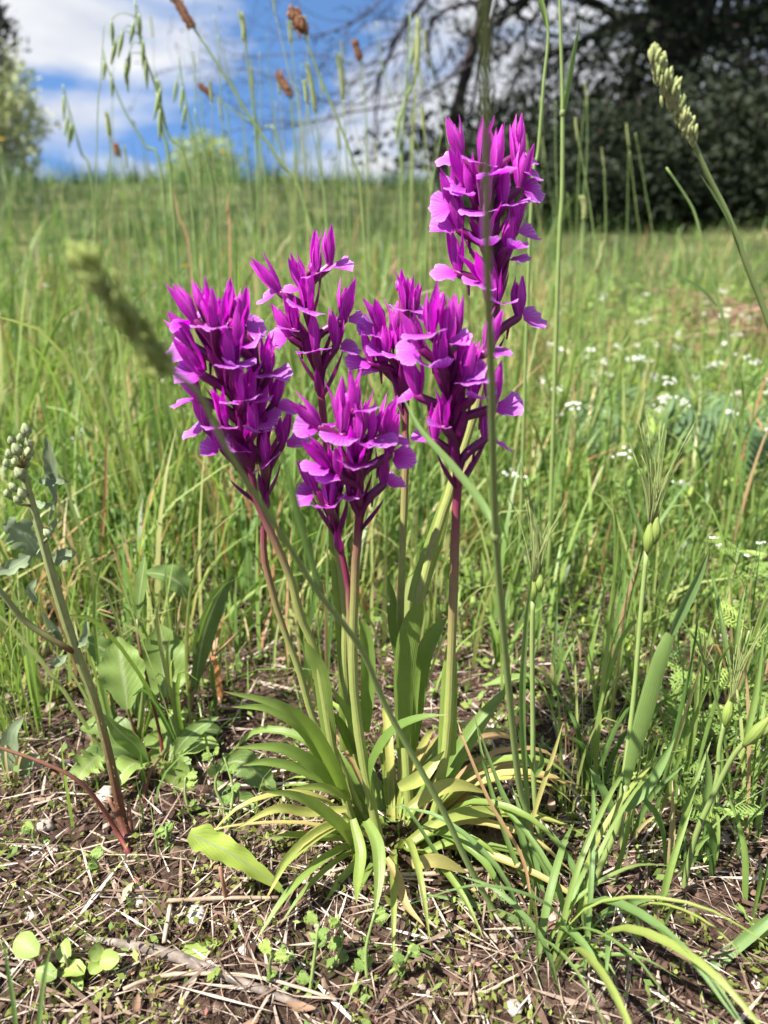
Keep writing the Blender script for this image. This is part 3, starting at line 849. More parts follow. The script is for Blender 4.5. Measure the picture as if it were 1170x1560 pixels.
# dark undergrowth below the evergreen
def shrub(name, label, px, Y, rx, ry, rz, key, n, leaf, dark, group=None, tdev=.2, zc=.5, cat='shrub'):
    base = foot(px, Y)
    root = empty(name, base, label, cat, group)
    b = MB(); tips = []
    for k in range(9):
        a = random.uniform(0, 6.3); f = random.uniform(.2, .8)
        tip = base + Vector((math.cos(a) * rx * f, math.sin(a) * ry * f, rz * random.uniform(.7, 1.6)))
        P = cr_curve([base + Vector((math.cos(a) * .05, math.sin(a) * .05, -.05)), base.lerp(tip, .5) + Vector((random.gauss(0, .06), random.gauss(0, .06), .05)), tip], 7)
        b.tube(P, [.02 * rz, .012 * rz, .005 * rz], 5)
    b.build('stems', M['bark'], root)
    d = rng.normal(size=(n, 3)); d /= np.linalg.norm(d, axis=1)[:, None]
    lump = 1 + .28 * np.array([noise.noise(Vector(v) * 2.3 + Vector((px * .1, Y, 0))) for v in d]) + .16 * np.array([noise.noise(Vector(v) * 6 + Vector((px * .3, Y, 3))) for v in d])
    c = d * (rng.random(n) ** .45 * lump)[:, None] * np.array([rx, ry, rz]) + np.array([base.x, base.y, base.z + rz * zc])
    c = c[c[:, 2] > base.z + .01]
    leaf_mass(c, rng.uniform(.6, 1.3, len(c)) * leaf, rng.uniform(.35, .65, len(c)), np.clip(rng.normal(dark, tdev, len(c)), 0, 1), 'foliage', M[key], parent=root)
    return root

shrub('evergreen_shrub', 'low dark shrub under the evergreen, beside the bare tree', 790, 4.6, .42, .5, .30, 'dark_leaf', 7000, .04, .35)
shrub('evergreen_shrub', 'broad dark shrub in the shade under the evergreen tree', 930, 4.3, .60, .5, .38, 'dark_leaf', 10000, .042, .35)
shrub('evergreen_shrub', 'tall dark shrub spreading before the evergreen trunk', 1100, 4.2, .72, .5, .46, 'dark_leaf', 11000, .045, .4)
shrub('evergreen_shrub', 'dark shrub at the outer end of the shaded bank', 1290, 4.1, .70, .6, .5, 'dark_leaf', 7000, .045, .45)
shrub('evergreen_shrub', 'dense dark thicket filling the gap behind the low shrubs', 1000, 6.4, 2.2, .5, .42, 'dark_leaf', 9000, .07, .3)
shrub('olive_tree', 'pale grey-green olive tree at the edge of the meadow', -45, 9.5, .92, .8, .95, 'olive_leaf', 15000, .075, .75, zc=.85, cat='tree')
shrub('small_tree', 'pale green rounded tree beyond the crest of the meadow', 318, 26, 1.25, .9, 1.35, 'far_leaf', 4200, .15, .62, zc=.6, cat='tree')
shrub('small_tree', 'low pale green bush beyond the crest beside the rounded tree', 425, 27, 1.3, .9, .62, 'far_leaf', 3600, .15, .8, zc=.5, cat='tree')
shrub('small_tree', 'low green bush beyond the crest in front of the bare boughs', 505, 26, 1.0, .8, .5, 'far_leaf', 2600, .15, .6, zc=.5, cat='tree')
random.seed(77)
for px, Y, rx, rz, lab in ((730, 5.0, .26, .18, 'small dark tuft of scrub below the bare tree'), (850, 4.6, .30, .19, 'ragged dark scrub at the edge of the sunny grass'), (985, 4.3, .24, .22, 'small dark bush between the spike grasses and the bank'), (1075, 4.4, .40, .18, 'low dark scrub above the brush heap'), (1200, 4.2, .42, .24, 'dark scrub behind the thick pale seed head stalk')):
    shrub('scrub_bush', lab, px, Y, rx, .25, rz, 'dark_leaf', 2400, .034, .62, tdev=.3)
# drooping dark twig of a tree standing to the left
root = empty('hanging_branch_tree', foot(-190, 3.6), 'dark leafy branch reaching into view above the olive tree', 'tree')
b = MB(); P = [foot(-190, 3.6), at(-190, 100, 3.6), at(-170, -120, 3.6), at(-110, -160, 3.6)]
b.tube(cr_curve(P, 12), [.05, .04, .03, .02], 8); b.build('trunk', M['bark'], root)
b = MB(); pts = []
for px in ([(-110, -160), (-40, -60), (0, 20), (12, 60)], [(-110, -160), (-50, 0), (-12, 60), (2, 100)], [(-110, -160), (-60, -60), (-20, 20), (-5, 50)]):
    P = PC(px, 3.6, 3.5, 10); b.tube(P, [.014, .008, .003], 5); pts += P[5:]
b.build('branch', M['bark'], root)
q = np.array([tuple(p) for p in pts])[rng.integers(0, len(pts), 420)] + rng.normal(size=(420, 3)) * .032
leaf_mass(q, rng.uniform(.03, .06, 420), rng.uniform(.14, .24, 420), np.clip(rng.normal(.3, .2, 420), 0, 1), 'crown', M['dark_leaf'], parent=root)
# heap of dry brown stems on the right
hb = ground_at(1135, 420)
HY = 1.75
hp = foot(1140, HY)
root = empty('brush_heap', hp, 'heap of dry reddish-brown stalks beside the white flowers', 'brush heap')
M['brush'] = rough_mat('dry_brown_stalk', [(0.2, (0.10, 0.05, 0.035)), (0.5, (0.22, 0.12, 0.085)), (0.85, (0.40, 0.29, 0.22))], 20, .8, .3)
for k in range(150):
    a = random.gauss(math.pi * .08, .55); L_ = random.uniform(.15, .42)
    c0 = hp + Vector((random.gauss(0.05, .17), random.gauss(0, .12), 0)); c0.z = gz(c0.x, c0.y) + random.uniform(.0, .12) * max(0, 1 - abs(c0.x - hp.x - .03) / .4)
    d = Vector((math.cos(a), math.sin(a) * .5, random.gauss(0, .16)))
    b = MB(); b.tube(cr_curve([c0 - d * L_ * .5, c0 + Vector((0, 0, .03)), c0 + d * L_ * .5 - Vector((0, 0, .02))], 6), [.0013, .0018, .0008], 4)
    b.build('stalk', M['brush'], root)

# ------------------------------------------------------------------ orchids
def tepal_mesh(theta, L_, W_, r0, rm, rt, cup, mat, seed, bendtip=0.0):
    """one sepal or petal standing round the hood's axis (+Z); theta 0 faces outward (+X)"""
    random.seed(seed)
    rad = Vector((math.cos(theta), math.sin(theta), 0))
    P = []
    for i in range(9):
        s = i / 8
        r = r0 + (rm - r0) * math.sin(min(1, s * 1.7) * math.pi / 2) + (rt - rm) * sstep(.55, 1, s) + bendtip * s ** 3
        P.append(rad * r + Vector((0, 0, L_ * s)))
    b = MB()
    b.ribbon(P, [W_ * k for k in (.42, .68, .90, 1.0, .97, .84, .62, .34, .05)], rad, cup, 6, wave=.02, tint=.5)
    return b.mesh('tepal', mat)

def lip_mesh(seed, L_, half, curl, droop):
    """fan-shaped lip: base at the origin, spreading along +X"""
    random.seed(seed)
    nr, na = 7, 14
    b = MB()
    teeth = [random.uniform(-.07, .05) for _ in range(na + 1)]
    for i in range(nr + 1):
        s = i / nr
        for j in range(na + 1):
            u = j / na
            a = (u * 2 - 1)
            ph = a * half * (0.92 + .08 * s)
            Rr = L_ * (1 - .10 * a * a - .22 * a ** 4) * (1 + (teeth[j] if i == nr else 0))
            r = .0012 + (Rr - .0012) * s
            x_ = r * math.cos(ph); y_ = r * math.sin(ph) + a * .0022
            z_ = curl * (y_ / L_) ** 2 * L_ - droop * L_ * s * s + .05 * L_ * s * math.sin(a * 7 + seed * 2.1) + .03 * L_ * s * s * math.sin(a * 17 + seed) - .05 * L_ * math.sin(math.pi * s)
            b.v.append(Vector((x_, y_, z_))); b.uv.append((u, s)); b.t.append(.5)
    for i in range(nr):
        for j in range(na):
            q = i * (na + 1) + j
            b.f.append((q, q + 1, q + na + 2, q + na + 1))
    return b.mesh('lip', M['lip'])

SEP_D = [tepal_mesh(math.pi, .0178 + .001 * k, .0053, .0014, .0032, .0012 + .0012 * k, -.30, M['sepal'], 40 + k, -.001) for k in range(3)]
SEP_L = [[tepal_mesh(s * R(62 + 6 * k), .0178 + .0007 * k, .0051, .0016, .0034, .0028 + .0016 * k, -.26, M['sepal'], 50 + k + s) for k in range(3)] for s in (-1, 1)]
PET = [[tepal_mesh(s * R(128), .0148, .0046, .0012, .0024, .0012, -.22, M['petal'], 60 + k + s) for k in range(2)] for s in (-1, 1)]
LIP = [lip_mesh(k, .0102 + .0008 * (k % 3), R((54, 62, 50, 58, 66)[k]), (.55, .30, .75, .20, .42)[k], (.10, .22, .05, .14, .26)[k]) for k in range(5)]
random.seed(5)

def bract_mesh(L_, W_):
    b = MB()
    P = [Vector((.0022 * math.sin(i / 8 * 2.2), 0, L_ * i / 8)) for i in range(9)]
    b.ribbon(P, [W_ * k for k in (.5, .8, 1, 1, .9, .75, .55, .3, .04)], (1, 0, 0), -.28, 4)
    return b.mesh('bract', M['bract'])
BRACT = [bract_mesh(.020, .0050), bract_mesh(.024, .0056), bract_mesh(.017, .0044)]

def orchid(label, stem_px, Ys, r0, r1, red, flowers, leaves, top_buds=2):
    """stem_px from the ground up; flowers: (px, py of the lip's root, azimuth deg [0 right, 90 away, 180 left, 270 to the camera], hood tilt, size)"""
    m = len(stem_px)
    pts = [at(p[0], p[1], Ys[0] + (Ys[1] - Ys[0]) * (i / (m - 1)) ** 1.2) for i, p in enumerate(stem_px)]
    base = pts[0].copy(); base.z = gz(base.x, base.y)
    pts[0].z = base.z - .004
    S = cr_curve(pts, 44)
    root = empty('orchid_plant', base, label, 'orchid', 'purple orchids growing in one clump')
    b = MB()
    for i in range(44):                       # slight angularity of a living stem
        S[i] = S[i] + Vector((random.gauss(0, .00012), random.gauss(0, .00012), 0))
    b.tube(S, lambda s: (r0 + (r1 - r0) * s ** .8) * .84 * (1 + .04 * math.sin(s * 40 + r0 * 9e4)), 10)
    b.build('stem', stem_mat(red), root)
    def img(p):
        v = p - CAM; d = v.dot(CF)
        return 585 + FPX * v.x / d, 780 - FPX * v.dot(CU) / d
    ys = [f[1] for f in flowers]
    rs = random.getstate(); random.seed(int(r0 * 1e6) + len(flowers))
    more = []
    for k in range(len(flowers) // 5):        # florets filling the spike between the main ones
        yt = min(ys) + (max(ys) - min(ys)) * (k + .75) / (len(flowers) // 5)
        q = min(S, key=lambda p: abs(img(p)[1] - yt)); a = random.choice((225, 250, 290, 320)) + random.gauss(0, 10)
        more.append((img(q)[0] + 34 * math.cos(R(a)), yt, a, random.uniform(0, 16), .86))
    random.setstate(rs)
    for fl in list(flowers) + more:
        fx, fy, azd = fl[:3]
        tilt = fl[3]
        sc = (fl[4] if len(fl) > 4 else random.uniform(.94, 1.06)) * .96
        az = R(azd + random.gauss(0, 6))
        # nearest stem point on the image, then walk down it for the joint
        k0 = min(range(44), key=lambda i: abs(img(S[i])[1] - fy) + .15 * abs(img(S[i])[0] - fx))
        out = .0125
        Yf = S[k0].y + math.sin(az) * out
        H = at(fx, fy, Yf)
        down = .020
        kj = k0
        while kj > 0 and (S[k0] - S[kj]).length < down: kj -= 1
        J = S[kj]
        lean = (S[min(43, kj + 3)] - S[max(0, kj - 3)]).normalized()
        rot = Matrix.Rotation(az, 3, 'Z')
        W = Matrix.Translation(H) @ rot.to_4x4()
        o_dir = Vector((math.cos(az), math.sin(az), 0))
        mid = J + lean * ((H - J).length * .55) + o_dir * .0016
        C = cr_curve([J, mid, H + Vector((0, 0, -.0006)) - o_dir * .0008, H + o_dir * .0006 + Vector((0, 0, .0012))], 10)
        b = MB(); b.tube(C, [.0011, .0017, .0021, .0021, .0018, .0014], 8)
        # spur behind the lip
        b.tube(cr_curve([H - o_dir * .0005, H - o_dir * .004 - Vector((0, 0, .003)), H - o_dir * .005 - Vector((0, 0, .010))], 6), [.0013, .0009, .0004], 6)
        f = b.build('flower', M['ovary'], root, loc=H, rot=rot)
        def sub(name, me, rx, ry, rz, s=1.0, loc=(0, 0, 0)):
            o = bpy.data.objects.new(name, me)
            Lm = Matrix.Translation(loc) @ (Matrix.Rotation(R(rz), 4, 'Z') @ Matrix.Rotation(R(ry), 4, 'Y') @ Matrix.Rotation(R(rx), 4, 'X')) @ Matrix.Scale(s, 4)
            return link(o, W @ Lm, f)
        j = lambda a: random.gauss(0, a)
        o = sub('sepal', random.choice(SEP_D), j(5), tilt - random.uniform(0, 10), j(5), sc * random.uniform(.95, 1.08))
        for s in (0, 1):
            sub('sepal', random.choice(SEP_L[s]), (1 if s == 0 else -1) * random.uniform(-4, 12) * -1, tilt + j(5), j(6), sc * random.uniform(.93, 1.06))
            sub('petal', random.choice(PET[s]), j(4), tilt + j(4), j(4), sc)
        front = max(0.0, -math.sin(az))
        sub('lip', random.choice(LIP), (16 * math.cos(az) + j(12)), random.uniform(-4, 16) - 24 * front, j(9), sc * random.uniform(.95, 1.15), (.0010, 0, .0002))
        b = MB(); b.blob((0, 0, 0), (.0012, .0016, .0018), 6, 5)
        sub('throat', THROAT, 0, tilt, 0, sc, (.0006, 0, .0022))
        # bract hugging the ovary from outside
        bo = bpy.data.objects.new('bract', random.choice(BRACT))
        bz = (lean + o_dir * random.uniform(.12, .45)).normalized()
        by = bz.cross(o_dir).normalized(); bx = by.cross(bz)
        BW = Matrix((bx, by, bz)).transposed().to_4x4()
        BW.translation = J + o_dir * .0012
        link(bo, BW @ Matrix.Scale(random.uniform(.9, 1.15), 4), f)
    for k in range(top_buds):                 # closed buds and bracts at the tip
        d = (S[43] - S[40]).normalized()
        a = random.uniform(0, 6.3)
        tip = S[43] + d * random.uniform(.004, .008) + Vector((math.cos(a), math.sin(a), 0)) * .004
        b = MB(); b.tube(cr_curve([S[42], S[43] + (tip - S[43]) * .4, tip], 7), [.0012, .0023, .0024, .0016, .0003], 8)
        b.build('bud', M['sepal'], root)
    for lf in leaves:
        leaf_px, Y0, Y1, w, t = lf[:5]
        kw = lf[5] if len(lf) > 5 else {}
        P = PC(leaf_px, Y0, Y1, 16)
        b = MB()
        ws = [w * k * .00033 for k in (kw.get('prof') or (.62, .85, .98, 1.0, .92, .72, .42, .04))]
        b.ribbon(P, ws, kw.get('n', (random.gauss(0, .2), -.55, .8)), kw.get('cup', .14), 6, t, .015, kw.get('twist', random.gauss(0, .15)), fold=kw.get('fold', .10))
        b.build('leaf', M['orchid_leaf'], root)
    return root

b = MB(); b.blob((0, 0, 0), (.0011, .0015, .0018), 6, 5)
THROAT = b.mesh('throat', M['throat'])

def c1(x, y): return 220 + x * .3077, 340 + y * .3077
def c2(x, y): return 520 + x * .2735, 400 + y * .2735
def c3(x, y): return 600 + x * .2393, 170 + y * .2393
def c6(x, y): return 380 + x * .171, 360 + y * .171
def c7(x, y): return 420 + x * .2051, 560 + y * .2051
def c5(*pts): return [(320 + x * .4957, 1000 + y * .4957) for x, y in pts]
def c4(*pts): return [(320 + x * .4103, 680 + y * .4103) for x, y in pts]
UP = (.62, .9, 1.0, 1.0, .95, .85, .6, .06)

orchid('leaning orchid spike, leftmost of the clump, lips spread away from its neighbours',
       [(545, 1262), (525, 1210), (505, 1130), (484, 1008), (459, 943), (443, 885), (422, 832), (392, 765), (380, 710), (368, 648), (345, 570), (325, 505), (312, 474)], (.332, .325), .0030, .0016, .50,
       [(*c1(255, 490), 180, 30), (*c1(240, 610), 180, 34), (*c1(290, 755), 215, 30), (*c1(270, 870), 186, 24), (*c1(312, 1022), 184, 14), (*c1(388, 1120), 184, 20, .85),
        (*c1(490, 885), 275, 14), (*c1(400, 1010), 250, 16), (*c1(345, 520), 262, 12, .95), (*c1(300, 470), 150, 10, .9), (*c1(420, 700), 300, 8), (*c1(360, 640), 60, 14)],
       [(c5((420, 440), (370, 330), (300, 220), (200, 150), (40, 108)), .325, .285, 23, .42), (c5((400, 430), (340, 350), (220, 285), (75, 280)), .325, .30, 21, .36),
        (c5((450, 640), (430, 560), (350, 480), (260, 430), (160, 415)), .312, .275, 20, .55), (c4((450, 1120), (425, 1000), (405, 850), (372, 770), (352, 722)), .331, .327, 31, .42, {'prof': (.5, .9, 1, 1, .9, .7, .4, .04), 'cup': -.25}),
        (c5((360, 400), (290, 240), (180, 165), (65, 155)), .335, .315, 17, .38)], 1)
orchid('orchid spike with wide lips right of the leaning one, purple stem bending to the clump',
       [(560, 1255), (530, 1190), (503, 1130), (478, 1098), (455, 1020), (422, 926), (402, 844), (404, 758), (400, 700), (395, 640), (385, 560), (368, 500), (355, 468)], (.338, .338), .0026, .0014, .46,
       [(*c1(480, 512), 8, 6), (*c1(468, 612), 300, 4), (*c1(606, 745), 0, 4), (*c1(640, 905), 0, 16), (*c1(682, 1098), 4, 2, .95), (*c1(600, 1190), 290, 10, .9),
        (*c1(380, 520), 240, 2, .9), (*c1(520, 890), 285, 16), (*c1(560, 960), 330, 10), (*c1(430, 480), 70, 4)],
       [(c5((380, 400), (280, 350), (180, 325), (100, 335)), .33, .315, 16, .36), (c5((430, 440), (350, 405), (250, 405)), .322, .30, 14, .6), (c5((430, 560), (330, 555), (260, 548), (180, 555)), .312, .29, 12, .5)], 2)
orchid('slender orchid spike standing behind the short bushy one, lips to both sides',
       [(570, 1240), (540, 1130), (527, 1040), (525, 930), (510, 790), (498, 690), (490, 610), (483, 540), (472, 480), (464, 440), (474, 408)], (.352, .372), .0034, .0016, .46,
       [(*c6(600, 335), 295, 10), (*c6(715, 262), 8, 0, .95), (*c6(275, 500), 180, 36), (*c6(370, 905), 186, 24), (*c6(520, 655), 265, 8), (*c6(590, 1025), 275, 2, 1.05), (*c6(840, 745), 4, 8, 1.05), (*c6(775, 985), 2, 2), (*c6(470, 480), 200, 14, .9)],
       [(c4((500, 1130), (500, 1000), (495, 800), (478, 600), (462, 450), (440, 260)), .352, .36, 19, .44, {'prof': (.8, 1, 1, .95, .9, .75, .55, .15), 'cup': -.22, 'n': (.2, -1, .2)}), (c5((480, 340), (430, 200), (370, 95)), .345, .335, 22, .40), (c5((440, 300), (400, 210), (350, 160)), .35, .345, 16, .35)])
orchid('short bushy orchid spike in the middle front of the clump',
       [(585, 1275), (560, 1190), (543, 1080), (538, 1000), (540, 900), (544, 830), (548, 780), (545, 730), (542, 680), (538, 640), (540, 618)], (.318, .310), .0029, .0018, .46,
       [(*c7(590, 322), 310, 2, .92), (*c7(330, 445), 185, 38), (*c7(400, 735), 205, 38, 1.1), (*c7(790, 515), 356, 20, 1.05), (*c7(838, 655), 0, 8), (*c7(800, 872), 10, 2, .95), (*c7(600, 715), 268, 40, 1.05), (*c7(480, 420), 100, 4), (*c7(640, 500), 60, 6), (*c7(500, 500), 250, -4, .9), (*c7(620, 560), 300, 0, .95)],
       [(c4((575, 1060), (585, 900), (585, 780), (575, 690), (560, 645)), .345, .345, 23, .30, {'prof': UP, 'n': (0, -1, .3)}), (c5((420, 500), (330, 545), (240, 620), (190, 700)), .305, .268, 17, .60), (c5((440, 500), (465, 600), (455, 690), (450, 760)), .30, .262, 17, .50), (c5((480, 505), (515, 580), (520, 680), (505, 800)), .298, .258, 19, .42)])
orchid('tiny orchid spike with few flowers, its stem forked beside the short bushy one',
       [(580, 1278), (557, 1190), (540, 1080), (533, 960), (530, 890), (515, 820), (508, 780), (501, 750), (500, 735)], (.323, .318), .0023, .0013, .42,
       [(*c7(308, 925), 184, 30, .9), (*c7(398, 1030), 265, -2, .95), (*c7(470, 940), 320, 2, .85)],
       [(c5((420, 470), (300, 480), (200, 470), (80, 530)), .31, .285, 15, .72), (c5((540, 620), (575, 680), (600, 760), (660, 830)), .295, .26, 14, .92)], 1)
orchid('orchid spike on a tall bare green stem, half hidden behind the broad dense one',
       [(610, 1260), (612, 1180), (608, 1080), (608, 1000), (612, 870), (617, 740), (618, 640), (617, 560), (614, 500), (612, 462), (614, 440)], (.348, .375), .0028, .0016, .54,
       [(*c2(365, 268), 275, 4), (*c2(235, 392), 200, 16, .95), (*c2(240, 595), 185, 8), (*c2(170, 560), 190, 10, .9), (*c2(400, 300), 20, 6, .9), (*c2(330, 520), 250, 2), (*c2(300, 420), 100, 10)],
       [(c4((715, 1120), (718, 1020), (720, 860), (735, 720), (765, 620), (790, 572)), .336, .335, 34, .38, {'prof': (.55, .75, .85, .95, 1.0, .9, .55, .04), 'n': (0, -1, .1), 'cup': -.12}), (c4((735, 900), (700, 760), (680, 640), (684, 560), (655, 470)), .35, .35, 17, .22, {'n': (-.5, -1, .1)}),
        (c4((745, 1130), (760, 1000), (790, 800), (830, 700), (882, 635)), .358, .37, 30, .34, {'prof': UP, 'n': (-.2, -1, .4)})])
orchid('broad dense orchid spike on a straight purple stem, flowers facing every way',
       [(650, 1270), (668, 1210), (680, 1130), (685, 1060), (689, 950), (693, 830), (697, 735), (694, 690), (690, 640), (684, 580), (680, 520), (672, 480), (668, 468)], (.322, .322), .0032, .0017, .38,
       [(*c2(450, 488), 190, 26), (*c2(585, 440), 330, 2, 1.0), (*c2(430, 745), 186, 14, 1.05), (*c2(690, 662), 300, 6), (*c2(808, 500), 0, 12), (*c2(838, 808), 2, 4, 1.1), (*c2(800, 985), 10, 2, 1.0), (*c2(520, 990), 205, 2, 1.0), (*c2(640, 560), 80, 4), (*c2(560, 590), 230, 8), (*c2(730, 760), 320, 4), (*c2(640, 420), 120, 4), (*c2(500, 400), 240, 8)],
       [(c5((490, 460), (500, 340), (560, 240), (640, 195), (730, 180)), .318, .30, 24, .18, {'n': (-.4, -.4, .8), 'twist': -.5}), (c5((700, 430), (770, 300), (850, 180), (930, 80)), .322, .35, 30, .30), (c5((580, 405), (650, 370), (720, 290)), .30, .315, 22, .66), (c4((880, 1150), (885, 1000), (890, 850), (895, 700)), .324, .326, 26, .40, {'prof': (1.1, 1.1, 1.05, 1, .95, .85, .6, .1), 'cup': -.25, 'n': (0, -1, .1)}), (c5((610, 470), (700, 410), (770, 398), (850, 420)), .305, .32, 22, .74)])
orchid('tallest orchid spike of the clump, standing out against the dark evergreen tree',
       [(625, 1262), (620, 1160), (618, 1080), (628, 960), (650, 868), (672, 790), (698, 710), (728, 610), (748, 520), (752, 460), (748, 390), (745, 330), (742, 280), (742, 240)], (.345, .375), .0036, .0019, .62,
       [(*c3(430, 300), 180, 16), (*c3(462, 472), 205, 26), (*c3(420, 755), 185, 10, 1.1), (*c3(378, 602), 182, 20, .95), (*c3(415, 1028), 186, 8, 1.05), (*c3(780, 282), 12, 4, .95), (*c3(785, 375), 352, -4), (*c3(800, 492), 0, 0), (*c3(700, 605), 310, -4), (*c3(770, 770), 20, 0, .95), (*c3(575, 862), 262, 2), (*c3(792, 1308), 4, -2, 1.1), (*c3(640, 420), 260, -4), (*c3(560, 330), 230, 8), (*c3(660, 350), 60, 0), (*c3(600, 1100), 215, 40), (*c3(720, 940), 330, 4, .95), (*c3(580, 640), 240, 10)],
       [(c4((760, 580), (790, 480), (850, 300), (893, 110)), .352, .362, 28, .50, {'prof': (.9, 1, 1.05, 1.0, .95, .8, .55, .06), 'cup': -.22, 'n': (-.2, -1, .1)}), (c5((600, 580), (720, 500), (850, 480), (1000, 490), (1150, 545)), .30, .33, 19, .62), (c5((620, 640), (700, 630), (790, 665)), .285, .29, 20, .82), (c5((640, 560), (760, 500), (900, 470)), .31, .34, 15, .40), (c5((660, 600), (780, 560), (900, 610)), .30, .31, 13, .5)])
# fill of older basal leaves round the clump's foot
random.seed(21)
clump_foot = ground_at(600, 1275)
for k in range(72):
    a = random.uniform(0, 6.3); L_ = random.uniform(.035, .105); rise = random.uniform(.25, 1.25)
    o = Vector((math.cos(a), math.sin(a) * .8, 0))
    p0 = clump_foot + o * .012 + Vector((0, 0, -.002))
    P = cr_curve([p0, p0 + o * L_ * .35 + Vector((0, 0, L_ * .45 * rise)), p0 + o * L_ * .75 + Vector((0, 0, L_ * .5 * rise)), p0 + o * L_ * 1.05 + Vector((0, 0, L_ * .25 * rise))], 12)
    P = [Vector((p.x, p.y, max(p.z, gz(p.x, p.y) + .001))) for p in P]
    b = MB(); w = random.uniform(.0032, .0056)
    b.ribbon(P, [w * q for q in (.7, .9, 1, .95, .8, .5, .04)], (0, 0, 1), .12, 5, random.choice((.3, .4, .5, .55, .6, .75, .85, .97)), .02, random.gauss(0, .5), fold=.1)
    best = min((q for q in WM if q.name.startswith('orchid_plant')), key=lambda q: (WM[q].translation - P[4]).length + random.random() * .03)
    b.build('leaf', M['orchid_leaf'], best)

# ------------------------------------------------------------------ foreground grasses
def c8(*pts): return [(600 + x * .487, 1100 + y * .487) for x, y in pts]
def culm(root, P, r, name='culm', tint=.3, sides=7, mat='culm'):
    b = MB(); b.tube(P, r, sides, tint); return b.build(name, M[mat], root)
def blade(root, P, w, tint=.3, nrm=(0, -.6, .8), twist=0.0, cup=.10, mat='grass_near', prof=None, name='blade', fold=.12):
    b = MB(); b.ribbon(P, [w * k for k in (prof or (.55, .85, 1, 1, .9, .7, .4, .03))], nrm, cup, 4, tint, .01, twist, fold=fold)
    return b.build(name, M[mat], root)
MM = .00030
random.seed(3)
base = ground_at(815, 1330)
root = empty('tall_grass_plant', base, 'tall upright grass stalk crossing before the tallest orchid', 'grass')
P = cr_curve([base - Vector((0, 0, .004)), at(806, 1250, .300), at(790, 1190, .295), at(770, 1000, .275), at(755, 815, .252), at(748, 560, .215), at(742, 400, .190), at(740, 150, .160), at(737, -80, .140)], 40)
culm(root, P, [.0017, .0016, .0015, .0012, .0009, .0008], tint=.3)
b = MB(); b.blob(at(755, 815, .252), (.0020, .0022, .003), 8, 5); b.build('node', M['head_green'], root)
blade(root, PC([(757, 812), (735, 770), (690, 712), (640, 655), (612, 600)], .254, .285, 14), .0032, .2)
blade(root, PC([(806, 1250), (795, 1100), (800, 960), (812, 870)], .30, .28, 12), .0030, .25)
base = ground_at(800, 1450)
root = empty('leaning_grass_plant', base, 'long grass stalk leaning across the orchids with a soft green head', 'grass')
P = cr_curve([base - Vector((0, 0, .004)), at(761, 1402, .275), at(712, 1314, .272), at(673, 1231, .268), at(591, 1082, .26), at(550, 988, .25), at(484, 901, .238), at(443, 836, .228), at(381, 741, .212), at(340, 672, .20), at(303, 600, .19), at(250, 560, .181)], 46)
culm(root, P, [.0015, .0014, .0012, .0010, .0008, .0007], tint=.35)
blade(root, PC([(490, 905), (462, 815), (440, 730), (428, 690)], .239, .21, 12), .0026, .15)
HP = PC([(252, 562), (215, 515), (170, 455), (120, 392)], .181, .168, 20)
b = MB()
for p in HP:
    for q in range(6):
        o = Vector((random.gauss(0, .0016), random.gauss(0, .0016), random.gauss(0, .0016)))
        b.blob(p + o, (.0009, .0009, .0024), 5, 3, random.random(), mat=Matrix.Rotation(random.gauss(-.6, .4), 3, 'Y'))
b.build('seed_head', M['head_soft'], root)

def cocksfoot(label, head_px, stem_px, Y0, Y1, baseP, r, hw, group=None):
    root = empty('seeding_grass', baseP, label, 'grass', group)
    P = cr_curve([baseP - Vector((0, 0, .004))] + PC(list(reversed(stem_px)), Y1, Y0, len(stem_px)), 26)
    culm(root, P, r, tint=.35)
    H = PC(head_px, Y0, Y0 * .99, 26)
    b = MB(); n = len(H)
    for i, p in enumerate(H):
        s = i / (n - 1)
        k = math.sin(min(1, (1 - s) * 1.25 + .12) * math.pi * .75) * (.6 + .4 * math.sin(i * 1.9))
        for q in range(17):
            a = random.uniform(0, 6.3)
            o = Vector((math.cos(a), math.sin(a), random.gauss(0, .6))) * hw * (.25 + .75 * abs(k)) * random.uniform(.2, 1)
            b.blob(p + o, (hw * .22, hw * .22, hw * .66), 5, 4, random.random(), mat=Matrix.Rotation(a, 3, 'Z') @ Matrix.Rotation(random.gauss(.25, .2), 3, 'Y'))
    b.build('seed_head', M['head_green'], root)
    return root
r_ = cocksfoot('grass with thick pale green seed head before the dark shrubs', [(1052, 208), (1036, 165), (1012, 120), (995, 78)], [(1054, 210), (1080, 270), (1110, 330), (1140, 410), (1172, 495), (1230, 680)], .33, .34, foot(1330, .345), [.0013, .0012, .0009], .0034)
blade(r_, PC([(1125, 372), (1098, 318), (1064, 262)], .335, .325, 10), .0028, .3)

